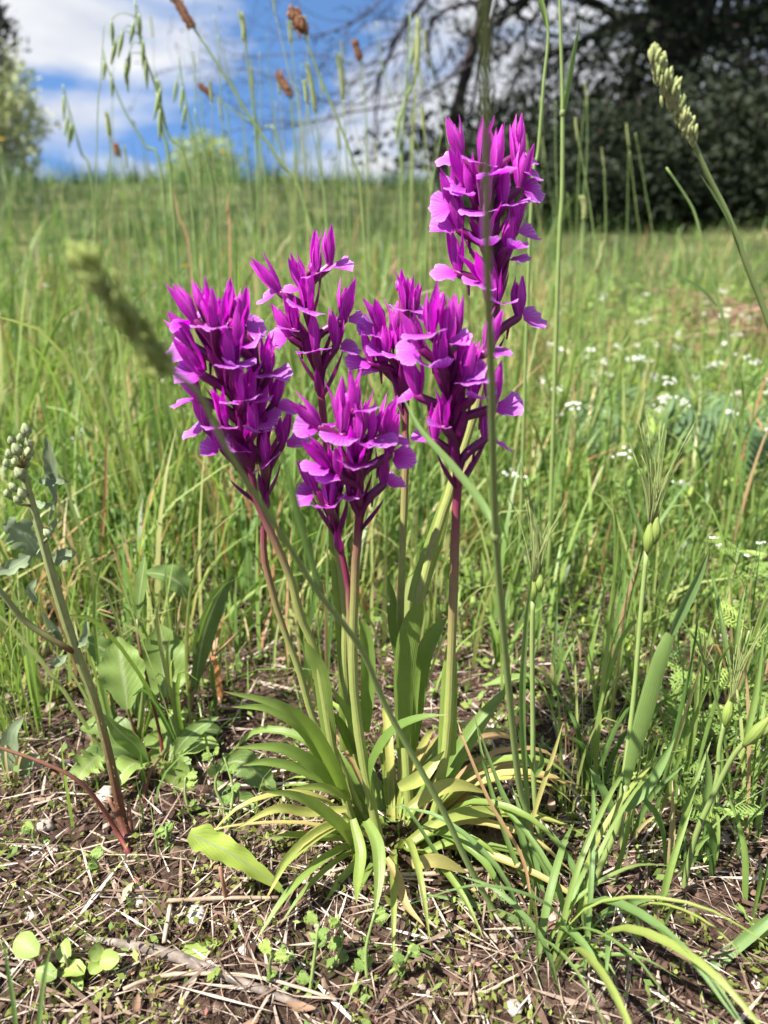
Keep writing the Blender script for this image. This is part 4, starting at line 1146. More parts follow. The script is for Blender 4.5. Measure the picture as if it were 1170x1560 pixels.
def goatgrass(label, stem_px, Y0, Y1, head, hl, blades, group=None, lean=0.0, dbl=True):
    base = at(*stem_px[0], Y0); base.z = gz(base.x, base.y)
    root = empty('bearded_grass', base, label, 'grass', group)
    P = PC(stem_px, Y0, Y1, 24); P[0] = base - Vector((0, 0, .003))
    culm(root, P, [.0015, .0014, .0012, .0011], tint=.35)
    top = P[-1]; d = (P[-1] - P[-4]).normalized()
    for k in range(2 if dbl else 1):
        c = top + d * (.005 + .004 * k) + Vector((.0028 * k, -.001, 0))
        b = MB()
        M3 = d.to_track_quat('Z', 'Y').to_matrix()
        L_ = hl * (1 - .15 * k)
        prof = [.0009, .0026, .0035, .0036, .0029, .0018, .0006]
        b.tube([c + M3 @ Vector((0, 0, L_ * (i / 10 - .35))) for i in range(11)], [q * .64 * (hl / .014) ** .6 for q in prof], 9)
        hd = b.build('spikelet', M['spikelet'], root)
        for q in range(13 if k == 0 else 8):
            a = random.uniform(0, 6.3); sp = random.uniform(.03, .28)
            dd = (d + Vector((math.cos(a) * sp + lean, math.sin(a) * sp, 0))).normalized()
            A0 = c + d * L_ * random.uniform(.2, .5)
            LL = random.uniform(.028, .055)
            b = MB(); b.tube(cr_curve([A0, A0 + dd * LL * .5 + Vector((0, 0, .001)), A0 + dd * LL + Vector((math.cos(a) * .004, 0, -.001))], 6), [.00034, .00026, .00012], 4, .3)
            b.build('awn', M['head_green'], hd)
    for (px, ya, yb, w, t) in blades:
        blade(root, PC(px, ya, yb, 14), w * MM, t)
    return root
def ce(*pts): return [(700 + x * .4017, 700 + y * .4017) for x, y in pts]
goatgrass('bearded grass with one plump ear on a straight stalk beside the broad sheath', [(950, 1310), (945, 1240)] + ce((620, 1230), (645, 1040), (665, 860), (690, 560), (710, 350)), .318, .325, None, .016, [(ce((715, 340), (690, 290), (650, 180), (625, 60)), .325, .33, 9, .2)])
goatgrass('bearded grass with twin small ears near the tallest orchid\'s stalk', [(830, 1330), (818, 1250)] + ce((280, 1180), (278, 1000), (275, 700), (278, 540)), .315, .32, None, .012, [(ce((280, 1180), (240, 1100), (222, 1020)), .316, .31, 9, .2), (ce((285, 1200), (310, 1150), (300, 1080)), .316, .31, 10, .2)])
goatgrass('bearded grass with a narrow green ear beside the feathery weed', [(1070, 1320), (1078, 1260)] + ce((980, 1190), (985, 1100), (1005, 1000)), .325, .325, None, .018, [(ce((1025, 780), (1000, 660), (975, 520), (950, 420)), .325, .34, 9, .2), (ce((1030, 960), (1040, 800), (1060, 600), (1085, 480)), .326, .34, 8, .3)], dbl=False)
goatgrass('bearded grass leaning over with a bright yellow-green ear', [(1030, 1420), (1055, 1290), (1085, 1215), (1115, 1155), (1135, 1130)], .295, .29, None, .020, [([(1072, 1240), (1078, 1190), (1076, 1140)], .298, .30, 14, .25), ([(1135, 1130), (1150, 1060), (1165, 960)], .29, .30, 10, .4)], lean=.35)
goatgrass('bearded grass with short ear in the mid-distance near white flowers', [(1052, 800), (1060, 720), (1062, 640), (1060, 620)], .80, .80, None, .026, [], dbl=False)
# the broad leaf sheath beside the first bearded grass
base = ground_at(905, 1395)
root = empty('broad_bladed_grass', base, 'grass with one broad upright blade, the widest beside the bearded ears', 'grass')
P = cr_curve([base - Vector((0, 0, .003))] + PC([(897, 1370), (925, 1295), (941, 1261), (953, 1197)], .295, .30, 5), 14)
culm(root, P, [.0016, .0015, .0015], tint=.4)
blade(root, PC([(950, 1210), (965, 1150), (985, 1080), (1005, 1010), (1022, 966)], .30, .318, 16), .0088, .33, (0.1, -1, .2), 0, -.2, prof=(.3, .55, .8, 1, 1, .95, .85, .6))
blade(root, PC([(1022, 966), (1042, 920), (1062, 880), (1080, 838)], .318, .33, 10), .0062, .12, (.4, -.8, .4))
blade(root, PC([(953, 1235), (985, 1200), (1010, 1160), (1028, 1125)], .30, .31, 12), .0048, .2, (-.2, -.8, .5))
blade(root, PC([(941, 1262), (925, 1220), (910, 1190), (898, 1170)], .30, .305, 12), .0045, .15, (.3, -.8, .5))
blade(root, PC([(905, 1392), (940, 1320), (960, 1240), (975, 1150)], .295, .31, 12), .0032, .5, (.3, -.8, .5))

# the bluish clump in front
clump = ground_at(850, 1470)
root = empty('grass_clump', clump, 'bushy clump of narrow arching green blades beside the orchid foot', 'grass')
CLB = [
 (c8((480, 690), (370, 712), (200, 800), (-10, 928)), .272, .25, 15, .12), (c8((460, 830), (320, 782), (150, 740), (0, 665)), .262, .255, 9, .2),
 (c8((560, 750), (420, 640), (250, 570), (70, 533)), .265, .285, 12, .15), (c8((480, 760), (400, 722), (250, 660), (60, 590)), .265, .275, 11, .25),
 (c8((640, 890), (635, 800), (600, 600), (560, 450), (490, 335)), .25, .288, 17, .12), (c8((560, 690), (660, 600), (760, 560), (885, 530)), .27, .285, 13, .2),
 (c8((640, 835), (720, 720), (760, 640), (738, 570)), .255, .268, 15, .45), (c8((520, 800), (620, 770), (700, 700), (750, 620)), .26, .27, 18, .5),
 (c8((500, 660), (430, 480), (390, 330), (330, 200), (250, -20)), .285, .315, 12, .2), (c8((480, 650), (450, 480), (410, 330), (370, 200)), .285, .31, 14, .15),
 (c8((500, 640), (400, 480), (330, 300), (280, 120), (255, -10)), .285, .32, 9, .25), (c8((520, 640), (500, 520), (440, 400), (380, 330)), .28, .305, 14, .3),
 (c8((450, 720), (380, 640), (340, 560), (300, 520)), .275, .29, 10, .3), (c8((430, 920), (400, 830), (330, 750)), .245, .26, 13, .2),
 (c8((450, 940), (480, 830), (520, 750)), .243, .262, 11, .3), (c8((530, 850), (600, 930), (700, 1010)), .25, .235, 12, .25),
 (c8((440, 800), (380, 770), (300, 740)), .26, .262, 9, .4), (c8((560, 720), (620, 650), (665, 610)), .268, .276, 12, .75),
 (c8((470, 930), (500, 880), (560, 830), (620, 800)), .245, .257, 8, .55), (c8((530, 730), (560, 640), (555, 560)), .27, .285, 10, .35),
 (c8((420, 740), (310, 640), (230, 540), (150, 440), (40, 270), (0, 268)), .272, .30, 9, .2), (c8((300, 880), (380, 800), (470, 760)), .25, .262, 8, .45),
 (c8((640, 860), (760, 880), (900, 880), (1000, 905)), .248, .248, 9, .98), (c8((700, 940), (850, 880), (1000, 880), (1170, 890)), .24, .247, 9, .3),
 (c8((430, 560), (400, 420), (300, 250), (220, 60), (200, 0)), .285, .31, 6, .97), (c8((420, 350), (460, 220), (500, 100), (530, 0)), .31, .32, 8, .85)]
for px, ya, yb, w, t in CLB:
    blade(root, PC(px, ya, yb, 16), w * MM * 1.0, t, (random.gauss(0, .3), -.6, .8), random.gauss(0, .35))
for k in range(26):
    a = random.uniform(0, 6.3); L_ = random.uniform(.03, .11)
    p0 = clump + Vector((random.gauss(0, .012), random.gauss(.006, .010), 0)); p0.z = gz(p0.x, p0.y) - .002
    o = Vector((math.cos(a), math.sin(a), 0))
    P = cr_curve([p0, p0 + o * L_ * .2 + Vector((0, 0, L_ * .45)), p0 + o * L_ * .6 + Vector((0, 0, L_ * .65)), p0 + o * L_ + Vector((0, 0, L_ * .55))], 12)
    blade(root, P, random.uniform(.002, .004), random.choice((.15, .3, .45, .7)), (0, 0, 1), random.gauss(0, .5))
base = ground_at(1062, 1495)
root = empty('broad_bladed_grass', base, 'grass with two broad blades on bare soil, lowest of the broad-bladed ones', 'grass')
blade(root, PC([(1060, 1500), (1111, 1450), (1170, 1402), (1240, 1330)], .248, .27, 14), .0055, .15)
blade(root, PC([(1025, 1515), (1050, 1478), (1082, 1444)], .245, .258, 12), .0050, .25)
blade(root, PC([(1060, 1500), (1035, 1525), (1010, 1560)], .248, .235, 12), .0040, .3)
# small blades among the litter on the right
for k, (px, py, n_) in enumerate([(1000, 1400, 5), (1090, 1330, 5), (1130, 1260, 4), (1020, 1330, 5), (945, 1290, 4), (1150, 1390, 4), (900, 1210, 4), (1110, 1210, 5), (1045, 1240, 4), (760, 1010, 4), (720, 930, 4), (970, 1130, 4), (840, 1060, 4), (930, 1040, 4), (1160, 1080, 5), (20, 1010, 5), (15, 1200, 3), (360, 990, 5), (350, 900, 5), (60, 950, 4), (390, 960, 4)]):
    base = ground_at(px, py)
    lb = 'small loose tuft of short blades ' + near_litter(base)
    root = empty('grass_seedling', base, lb, 'grass', lb)
    for q in range(n_):
        a = random.uniform(0, 6.3); L_ = random.uniform(.03, .085)
        o = Vector((math.cos(a), math.sin(a), 0)); p0 = base + o * random.uniform(0, .006) - Vector((0, 0, .003))
        P = cr_curve([p0, p0 + o * L_ * .12 + Vector((0, 0, L_ * .5)), p0 + o * L_ * .45 + Vector((0, 0, L_ * .85))], 10)
        blade(root, P, random.uniform(.0016, .0038), random.choice((.2, .35, .5, .6, .85)), (random.gauss(0, .5), -.8, .4), random.gauss(0, .6), mat='grass')
# two near leaves at the bottom left edge
base = ground_at(20, 1600)
root = empty('narrow_grass_blade', base, 'pair of soft narrow blades beside the clover seedling', 'grass')
blade(root, PC([(18, 1640), (25, 1560), (12, 1470), (4, 1420)], .20, .19, 10), .0022, .2)
blade(root, PC([(55, 1640), (62, 1540), (72, 1470), (80, 1440)], .20, .19, 10), .0022, .2)

# ------------------------------------------------------------------ the downy weed with round buds on the left
random.seed(31)
base = ground_at(195, 1300)
root = empty('budding_weed', base, 'upright downy weed with a knot of round green buds and red foot', 'weed')
def wy(py): return .335 - .02 * (1300 - py) / 600
SP = cr_curve([base - Vector((0, 0, .004))] + [at(x, y, wy(y)) for x, y in [(187, 1250), (166, 1150), (144, 1067), (113, 984), (83, 888), (65, 823), (39, 734), (34, 712)]], 40)
b = MB(); b.tube(SP, [.0026, .0024, .0022, .0023, .0021, .0017, .0014], 9); b.build('stem', M['weed_stem'], root)
for i, (x, y) in enumerate([(18, 672), (32, 668), (26, 686), (44, 690), (14, 692), (38, 706), (24, 704), (46, 676), (10, 706), (30, 722), (20, 742), (34, 752), (12, 752), (26, 762), (73, 812), (40, 656)]):
    c = at(x, y, .313 + random.gauss(0, .004)); rr = random.uniform(.0016, .0025)
    b = MB()
    bd = Vector((random.gauss(0, .5), random.gauss(-.25, .4), 1)).normalized(); bx_ = bd.orthogonal().normalized(); by_ = bd.cross(bx_)
    for q in range(9):                       # overlapping green scales round a pale tip
        a = q * 2.399; ro = bx_ * math.cos(a) + by_ * math.sin(a); kk = 1 - .25 * (q // 5)
        b.ribbon([c + bd * rr * (-1.0) + ro * rr * .25, c - bd * rr * .5 + ro * rr * .85 * kk, c + bd * rr * .25 + ro * rr * .92 * kk, c + bd * rr * 1.0 + ro * rr * .5 * kk, c + bd * rr * 1.35 + ro * rr * .2], [rr * .5, rr * 1.0, rr * 1.05, rr * .7, rr * .1], ro, -.2, 4)
    b.blob(c, (rr * .8, rr * .8, rr), 7, 5)
    o = b.build('bud', M['bud'], root)
    k = min(range(len(SP)), key=lambda i: (SP[i] - c).length + .004 * (SP[i].z > c.z - .004))
    s = MB(); s.tube(cr_curve([SP[k], SP[k].lerp(c, .5) - Vector((0, 0, .001)), c - Vector((0, 0, rr))], 5), [.0009, .0007, .0007], 5); s.build('bud_stalk', M['weed_stem'], o)
def wleaf(px, Y0, Y1, w, t=.4, lob=.0, mat='grey_leaf', parent=None, n=(0, -.9, .4), prof=(.15, .5, .85, 1, .95, .75, .45, .05), wave=.06, name='leaf', cup=.12):
    b = MB(); b.ribbon(PC(px, Y0, Y1, 22), [w * MM * k for k in prof], n, cup, 8, t, wave, random.gauss(0, .2), lob)
    return b.build(name, M[mat], parent or root)
for px, w, lob in [([(83, 760), (80, 725), (76, 690), (70, 662)], 24, .3), ([(60, 735), (80, 730), (106, 734)], 20, .5), ([(62, 850), (45, 825), (22, 805), (2, 800)], 54, .55), ([(72, 858), (95, 848), (118, 842)], 26, .3), ([(64, 830), (40, 850), (10, 868), (-20, 872)], 24, .5),
                   ([(55, 920), (48, 900), (56, 880)], 18, .3), ([(98, 990), (85, 960), (70, 962)], 14, .2), ([(102, 998), (88, 1008), (72, 1010)], 16, 0), ([(74, 800), (84, 760), (84, 735)], 9, .3), ([(95, 985), (80, 955), (60, 930)], 12, .4), ([(112, 985), (128, 975), (132, 940)], 14, .3), ([(48, 760), (64, 770), (82, 768)], 12, .3), ([(70, 830), (82, 800), (90, 790)], 10, .2)]:
    wleaf(px, .325, .318, w, random.uniform(.2, .7), lob)
b = MB(); b.tube(PC([(112, 992), (98, 985), (40, 948), (0, 900), (-40, 860)], .324, .31, 14), [.0016, .0015, .0012], 7); b.build('branch', M['weed_stem'], root)
b = MB(); b.tube(cr_curve([base + Vector((.002, -.002, 0))] + PC([(179, 1268), (148, 1220), (113, 1185), (57, 1159), (0, 1139), (-40, 1120)], .325, .31, 6), 18), [.0014, .0012, .0009, .0007], 7); b.build('branch', M['red_branch'], root)
for px in ([(200, 1303), (195, 1280), (178, 1240), (165, 1215)], [(206, 1303), (200, 1270), (196, 1225)]):
    b = MB(); b.tube(PC(px, .33, .335, 10), [.0019, .0016, .0010], 7); b.build('stalk', M['red_branch'], root)
b = MB()                                   # short pale hairs all along the stem
for k in range(700):
    i = random.randint(1, 38); f = random.random(); p = SP[i].lerp(SP[i + 1], f)
    a = random.uniform(0, 6.3); o = Vector((math.cos(a), math.sin(a), random.gauss(0, .3)))
    r_s = .0025 - .0010 * i / 39
    b.ribbon([p + o * r_s * .9, p + o * (r_s + random.uniform(.0004, .0011))], [.00016, .00004], (0, -1, .2), 0, 1)
b.build('hairs', M['bud'], root)['kind'] = 'stuff'
# rosette weed behind it
rb = ground_at(240, 1165)
root = empty('rosette_weed', rb, 'rosette of large round-tipped dull green leaves behind the downy weed', 'weed')
RY = rb.y; MM = .00043
def stalk(px, Y0, Y1, r=.0011, mat='red_stem'):
    b = MB(); b.tube(PC(px, Y0, Y1, 12), [r, r * .9, r * .7], 6); return b.build('stalk', M[mat], root)
stalk([(215, 1290), (214, 1250), (227, 1181), (253, 1141)], .33, RY, .0016)
stalk([(225, 1160), (208, 1121), (192, 1075)], RY, RY, .0013)
wleaf([(194, 1080), (189, 1035), (184, 1000), (180, 970)], RY - .005, RY + .01, 66, .55, .12, 'broad', n=(.2, -.9, .45), wave=.05)
stalk([(248, 1160), (254, 1091), (251, 1050)], RY + .01, RY + .02, .0012)
wleaf([(252, 1062), (251, 1030), (248, 990), (244, 952)], RY + .015, RY + .035, 74, .5, .10, 'broad', n=(-.1, -.9, .45), prof=(.2, .7, 1, 1, .95, .85, .6, .1), wave=.04)
stalk([(262, 1165), (285, 1100), (297, 1048)], RY, RY + .03, .0011)
wleaf([(296, 1056), (309, 974), (331, 912), (356, 872)], RY + .03, RY + .05, 36, .12, 0, 'broad', n=(.6, -.8, .2))
stalk([(250, 1160), (241, 1106), (214, 992), (209, 943)], RY, RY + .02, .0011)
wleaf([(209, 945), (213, 905), (218, 870), (221, 845)], RY + .02, RY + .03, 20, .35, 0, 'broad')
wleaf([(290, 912), (275, 890), (250, 876), (220, 872)], RY + .09, RY + .08, 48, .25, 0, 'broad', n=(.1, -.5, .9))
stalk([(255, 1170), (272, 1088), (315, 1014), (361, 965)], RY, RY + .06, .0012, 'red_branch')
wleaf([(228, 1168), (205, 1134), (183, 1115), (158, 1088)], RY - .01, RY - .02, 28, .45, 0, 'broad')
wleaf([(252, 1185), (257, 1150), (258, 1112), (262, 1085)], RY - .005, RY + .02, 72, .6, .45, 'broad', n=(0, -.5, .9), prof=(.4, .8, 1, .9, 1, .8, .7, .15))
wleaf([(265, 1150), (281, 1128), (305, 1108), (333, 1092)], RY, RY, 24, .2, 0, 'broad')
wleaf([(205, 1010), (175, 1000), (150, 985), (120, 972)], RY + .03, RY + .03, 44, .15, .1, 'broad')
wleaf([(240, 1215), (262, 1195), (272, 1165), (268, 1150)], RY - .02, RY - .02, 40, .7, .45, 'broad')
wleaf([(150, 1150), (140, 1160), (128, 1172), (118, 1190)], RY - .03, RY - .05, 44, .75, .5, 'broad')
wleaf([(215, 1100), (210, 1060), (225, 1030), (235, 1010)], RY + .03, RY + .05, 40, .2, .1, 'broad')
wleaf([(330, 1170), (365, 1160), (400, 1185), (420, 1215)], .375, .36, 40, .25, .2, 'broad')
wleaf([(330, 1190), (355, 1215), (385, 1225), (400, 1245)], .365, .345, 34, .2, .2, 'broad')
MM = .00036
for k in range(11):                        # smaller leaves filling the rosette
    a = random.uniform(0, 6.3); L_ = random.uniform(.025, .05)
    o = Vector((math.cos(a), math.sin(a) * .7, 0)); p0 = rb + o * .008
    P = cr_curve([p0, p0 + o * L_ * .4 + Vector((0, 0, L_ * .35)), p0 + o * L_ * .8 + Vector((0, 0, L_ * .42)), p0 + o * L_ * 1.1 + Vector((0, 0, L_ * .3))], 16)
    b = MB(); w = L_ * random.uniform(.32, .5)
    b.ribbon(P, [w * q for q in (.15, .3, .7, 1, 1, .8, .5, .05)], (0, -.3, 1), .12, 8, random.uniform(.1, .8), .07, random.gauss(0, .3), random.choice((0, .15, .4)))
    b.build('leaf', M['broad'], root)
# silver leaves at the left edge
base = ground_at(28, 1190)
root = empty('downy_rosette', base, 'small downy rosette with one upright curled leaf left of the red branch', 'weed')
wleaf([(22, 1200), (16, 1160), (18, 1120), (36, 1092)], .385, .38, 32, .6)
wleaf([(30, 1195), (45, 1160), (60, 1150)], .385, .385, 24, .6)
wleaf([(14, 1205), (2, 1190), (-10, 1170)], .385, .38, 26, .3)
wleaf([(20, 1205), (8, 1235), (-4, 1250)], .38, .365, 18, .3)
MM = .00031
# yellow-green torn leaf on its stalk
base = ground_at(353, 1415)
root = empty('torn_leaf_weed', base, 'bright yellow-green leaf with torn lower edge on a brown stalk', 'weed')
b = MB(); b.tube(cr_curve([base - Vector((0, 0, .003)), at(350, 1400, .285), at(335, 1320, .283)], 8), [.0014, .0012, .0010], 6); b.build('stalk', M['red_branch'], root)
wleaf([(288, 1270), (318, 1284), (350, 1300), (385, 1322), (428, 1355)], .285, .283, 42, 1.0, .25, 'broad', n=(-.15, -.35, .95), prof=(.5, 1.05, 1.1, 1, .85, .8, .45, .3), wave=.10)
b = MB(); b.tube(PC([(428, 1354), (450, 1385), (462, 1405)], .283, .280, 6), [.0010, .0010, .0009], 6); b.build('stalk', M['broad'], root)
base = ground_at(335, 1432)
root = empty('pale_leaf_weed', base, 'pale green lobed leaf lying near the thick grey twig', 'weed')
wleaf([(332, 1432), (315, 1445), (285, 1465), (262, 1502)], base.y, base.y - .018, 40, .85, .3, 'broad', n=(0, -.2, 1), prof=(.3, .5, .5, .8, 1.05, 1.1, .95, .5))
# clover seedling
base = ground_at(105, 1540)
root = empty('clover_seedling', base, 'young clover-like seedling with rounded bright green leaflets', 'clover')
def leaflet(c, rx, ry, tilt):
    ob = MB(); cc = at(*c)
    ob.ribbon([cc + Vector((math.cos(tilt) * rx * q, math.sin(tilt) * rx * q * .8, .15 * rx * q * (1 - q))) for q in (-1, -.75, -.4, 0, .4, .75, 1)], [.1 * ry, 1.3 * ry, 1.85 * ry, 2 * ry, 1.85 * ry, 1.35 * ry, .3 * ry], (random.gauss(0, .35), -.45, .85), random.uniform(.05, .22), 8, random.uniform(.6, .9), .06, random.gauss(0, .3), .16)
    return ob.build('leaflet', M['broad'], root)
for c, rx, ry, ti in [((40, 1440, .245), .0072, .0052, 2.6), ((98, 1448, .25), .0060, .0042, 2.0), ((92, 1490, .245), .0062, .0048, .4), ((112, 1478, .243), .0058, .0045, -.5), ((118, 1500, .24), .0045, .0040, -.8), ((70, 1482, .24), .0050, .0040, 2.8), ((147, 1452, .247), .0042, .0038, 1.2), ((147, 1474, .244), .0042, .0038, -2), ((166, 1462, .245), .0046, .0042, -.1)]:
    leaflet(c, rx, ry, ti)
for px in ([(106, 1545), (100, 1510), (92, 1490)], [(106, 1545), (60, 1470), (48, 1447)], [(106, 1545), (112, 1500), (98, 1455)], [(160, 1545), (158, 1500), (152, 1463)], [(106, 1545), (118, 1515), (113, 1482)]):
    b = MB(); b.tube(PC(px, .243, .246, 8), [.0009, .0008, .0006], 5); b.build('stalk', M['red_stem'], root)

# ------------------------------------------------------------------ feathery weeds and white umbels
def feathery(root, p0, d, L_, w, t):
    """one finely divided leaf: a rib with leaflets, as one part"""
    d = Vector(d).normalized()
    sd = d.cross(Vector((0, -.5, .85))).normalized()
    P = [p0 + d * L_ * i / 9 + Vector((0, 0, -.15 * L_ * (i / 9) ** 2)) for i in range(10)]
    b = MB(); b.tube(P, [.0006, .0004, .0003], 4, t)
    for i in range(2, 10):
        k = w * math.sin(math.pi * (i - 1) / 9.5) + .001
        for s in (-1, 1):
            e = P[i] + sd * s * k + d * k * .6
            b.ribbon([P[i], P[i].lerp(e, .5) + Vector((0, 0, .0006)), e], [.0004, .0010, .0002], (0, -.6, .8), .1, 2, t)
            for f_ in (.45, .75):
                m_ = P[i].lerp(e, f_)
                for s2 in (-1, 1):
                    e2 = m_ + d * s2 * k * .34 + sd * s * k * .22 + Vector((0, 0, random.gauss(0, .0006)))
                    b.ribbon([m_, m_.lerp(e2, .6), e2], [.0005, .0011, .0002], (0, -.6, .8), .1, 2, t)
    return b.build('leaf', M['feather'], root)
random.seed(44)
def feather_weed(px, py, hgt, nl, label, group, umbel=0, dx=0, lsz=1.0):
    base = ground_at(px, py)
    root = empty('feathery_weed', base, label, 'weed', group)
    top = base + Vector((dx, random.gauss(0, .006), hgt))
    SPn = cr_curve([base - Vector((0, 0, .002)), base.lerp(top, .5) + Vector((random.gauss(0, .004), 0, 0)), top], 10)
    b = MB(); b.tube(SPn, [.0010, .0008, .0006], 5, .3); b.build('stem', M['culm'], root)
    for k in range(nl):
        p = SPn[random.randint(1, 9)]
        a = random.uniform(0, 6.3)
        feathery(root, p, (math.cos(a), math.sin(a) * .6, random.uniform(.1, .8)), random.uniform(.018, .030) * lsz, .0065 * lsz, random.uniform(.3, .9))
    for k in range(umbel):
        c = top + Vector((random.gauss(0, .008), random.gauss(0, .008), random.uniform(0, .008)))
        b = MB(); b.tube([SPn[-2], c], [.0005, .0004], 4); st = b.build('umbel_stalk', M['culm'], root)
        b = MB()
        for q in range(9):
            e = c + Vector((random.gauss(0, .0022), random.gauss(0, .0022), random.gauss(.001, .0007)))
            b.blob(e, (.0010, .0010, .0007), 5, 3)
        b.build('umbel', M['white'], st)
    return root
G1 = 'feathery weeds among the grasses'
for px, py, hg, nl, um, dx in [(1065, 1150, .075, 7, 0, 0), (1090, 1160, .095, 5, 0, .005), (1050, 1130, .05, 5, 0, -.01), (1090, 1020, .10, 5, 2, 0), (1130, 960, .07, 5, 3, 0), (1150, 1180, .05, 6, 0, .01), (1000, 1210, .03, 5, 0, 0), (1090, 1290, .03, 5, 0, 0)]:
    feather_weed(px, py, hg, nl, 'finely divided bright green weed' + (' topped with small white umbels' if um else ' without flowers among the bearded grasses'), G1 + (' with umbels' if um else ''), um, dx)
for px, py, hg in [(350, 1240, .03), (345, 1260, .035), (500, 1480, .025), (560, 1500, .03), (290, 1240, .02), (470, 1520, .03), (590, 1480, .02), (150, 1330, .015), (330, 1190, .02), (60, 1290, .012), (250, 1300, .012), (420, 1500, .02)]:
    feather_weed(px, py, hg * 1.1, 4, 'tiny feathery seedling ' + near_litter(ground_at(px, py)), 'tiny feathery seedling ' + near_litter(ground_at(px, py)), 0, random.gauss(0, .006), .21)
# white flowered weeds of the middle distance, right
random.seed(52)
def umbel_weed(px, py, Y, h_, tmpl=None):
    base = foot(px, Y)
    lb = ('low' if h_ < .09 else 'taller') + ' weed with a small cluster of white flowers ' + ('' if Y < 1.1 else 'well ' if Y > 1.5 else 'some way ') + landmark(base).replace('among the white flowers', 'behind the feathery weeds')
    root = empty('white_flowered_weed', base, lb, 'wildflower', lb)
    top = base + Vector((random.gauss(0, .01), 0, h_))
    b = MB(); b.tube(cr_curve([base - Vector((0, 0, .004)), base.lerp(top, .5) + Vector((random.gauss(0, .006), 0, 0)), top], 6), [.0014, .0011, .0008], 5, .3); b.build('stem', M['culm'], root)
    b = MB()
    for q in range(random.randint(5, 12)):
        e = top + Vector((random.gauss(0, .005), random.gauss(0, .005), random.gauss(.0015, .002)))
        b.blob(e, (.0020, .0020, .0014), 6, 3, jit=.2)
    b.build('flower_cluster', M['white'], root)
    b = MB()
    for q in range(6):
        p = base.lerp(top, random.uniform(.1, .8)); a = random.uniform(0, 6.3)
        e = p + Vector((math.cos(a), math.sin(a), .6)) * random.uniform(.015, .035)
        b.ribbon([p, p.lerp(e, .5) + Vector((0, 0, .003)), e], [.001, .006, .0005], (0, -.5, .8), .1, 3, random.random())
    b.build('leaves', M['feather'], root)
for px, Y in [(995, 1.05), (1045, 1.05), (1060, 1.10), (1085, .95), (1050, .92), (1040, 1.3), (960, 1.12), (980, 1.25), (945, 1.0), (935, 1.2), (905, .98), (915, 1.35), (895, 1.15), (1110, 1.0), (1140, 1.2), (1150, .95), (1135, 1.05), (1100, 1.35), (1070, 1.5), (960, 1.6), (910, 1.7), (870, 1.4), (850, 1.7), (885, 2.0), (930, 1.9), (990, 1.8), (800, 1.2), (1165, .85), (1020, .85), (1090, .8), (975, .95), (830, 1.05), (760, 1.5), (650, 1.8), (560, 1.9), (90, 1.1), (65, 1.15), (115, 1.3), (340, 1.9), (120, .85), (140, .85), (700, 2.2)] + [(random.uniform(800, 1190), random.uniform(.7, 1.9)) for _ in range(46)] + [(random.uniform(20, 700), random.uniform(.9, 2.4)) for _ in range(12)]:
    umbel_weed(px + random.gauss(0, 8), 0, Y, random.uniform(.05, .12) * (1.25 if px > 780 else 1.0))
def yellow_flower(px, Y, h_, label, s=1.0):
    base = foot(px, Y)
    root = empty('yellow_wildflower', base, label, 'wildflower')
    top = base + Vector((.004, 0, h_))
    b = MB(); b.tube(cr_curve([base - Vector((0, 0, .003)), base.lerp(top, .5) + Vector((.004, 0, 0)), top], 7), [.001 * s, .0008 * s, .0007 * s], 5, .4); b.build('stem', M['culm'], root)
    for k in range(9):
        a = k * .7
        d = Vector((math.cos(a), math.sin(a), .25)) * .006 * s
        b = MB(); b.ribbon([top, top + d * .5, top + d], [.001 * s, .004 * s, .002 * s], (0, 0, 1), .1, 2); b.build('petal', M['yellow'], root)
yellow_flower(235, .95, .155, 'small yellow flower beside the leaning orchid spike', 1.1)
yellow_flower(20, 4.2, .42, 'yellow flowers below the pale olive tree', 4.5)
yellow_flower(345, 4.6, .34, 'yellow flower standing below the far rounded tree', 3.5)
yellow_flower(293, 1.6, .22, 'tiny yellow flower deep in the grass near a dry stalk', 1.0)
# grey-green divided thistle leaves
random.seed(57)
for k, (px, Y, L_, lab) in enumerate([(1000, .95, .17, 'large grey-green divided leaf plant among the white flowers'), (1130, .88, .17, 'large grey-green divided leaf plant below the brush heap')]):
    base = foot(px, Y)
    root = empty('thistle_rosette', base, lab, 'weed')
    for q in range(7):
        a = q * .9 + k; d = Vector((math.cos(a), math.sin(a) * .7, .75 + random.uniform(0, .5))).normalized()
        P = cr_curve([base, base + d * L_ * .5, base + d * L_ * .9 + Vector((math.cos(a) * .02, 0, -.02))], 14)
        sd = d.cross(Vector((0, -.6, .8))).normalized()
        b = MB(); b.tube(P, [.002, .0014, .0006], 5, .4)
        for i in range(2, 14):
            kk = .042 * math.sin(math.pi * (i - .5) / 15)
            for s in (-1, 1):
                e = P[i] + sd * s * kk + d * kk * .35
                b.ribbon([P[i], P[i].lerp(e, .5), e], [.003, .0085, .001], (0, -.5, .85), .1, 3, random.uniform(.2, .8))
        b.build('leaf', M['thistle'], root)
base = foot(880, .78)
root = empty('broad_leaf_weed', base, 'weed with pale rounded leaves between grass stalks and feathery weeds', 'weed')
wleaf([(880, 790), (878, 765), (876, 735), (874, 705)], .78, .78, 46, .9, 0, 'broad', prof=(.3, .9, 1.7, 2.2, 2.4, 2.1, 1.4, .3))
wleaf([(885, 780), (905, 760), (925, 745), (950, 742)], .78, .78, 30, .2, 0, 'broad', prof=(.5, 1.2, 2, 2.2, 2, 1.6, 1, .2))
wleaf([(880, 800), (895, 785), (905, 790)], .77, .77, 24, .2, 0, 'broad', prof=(.5, 1.2, 2, 2.2, 2, 1.6, 1, .2))
base = ground_at(952, 1010)
root = empty('round_leaf_seedling', base, 'single small round pale leaf beside a bearded stalk', 'weed')
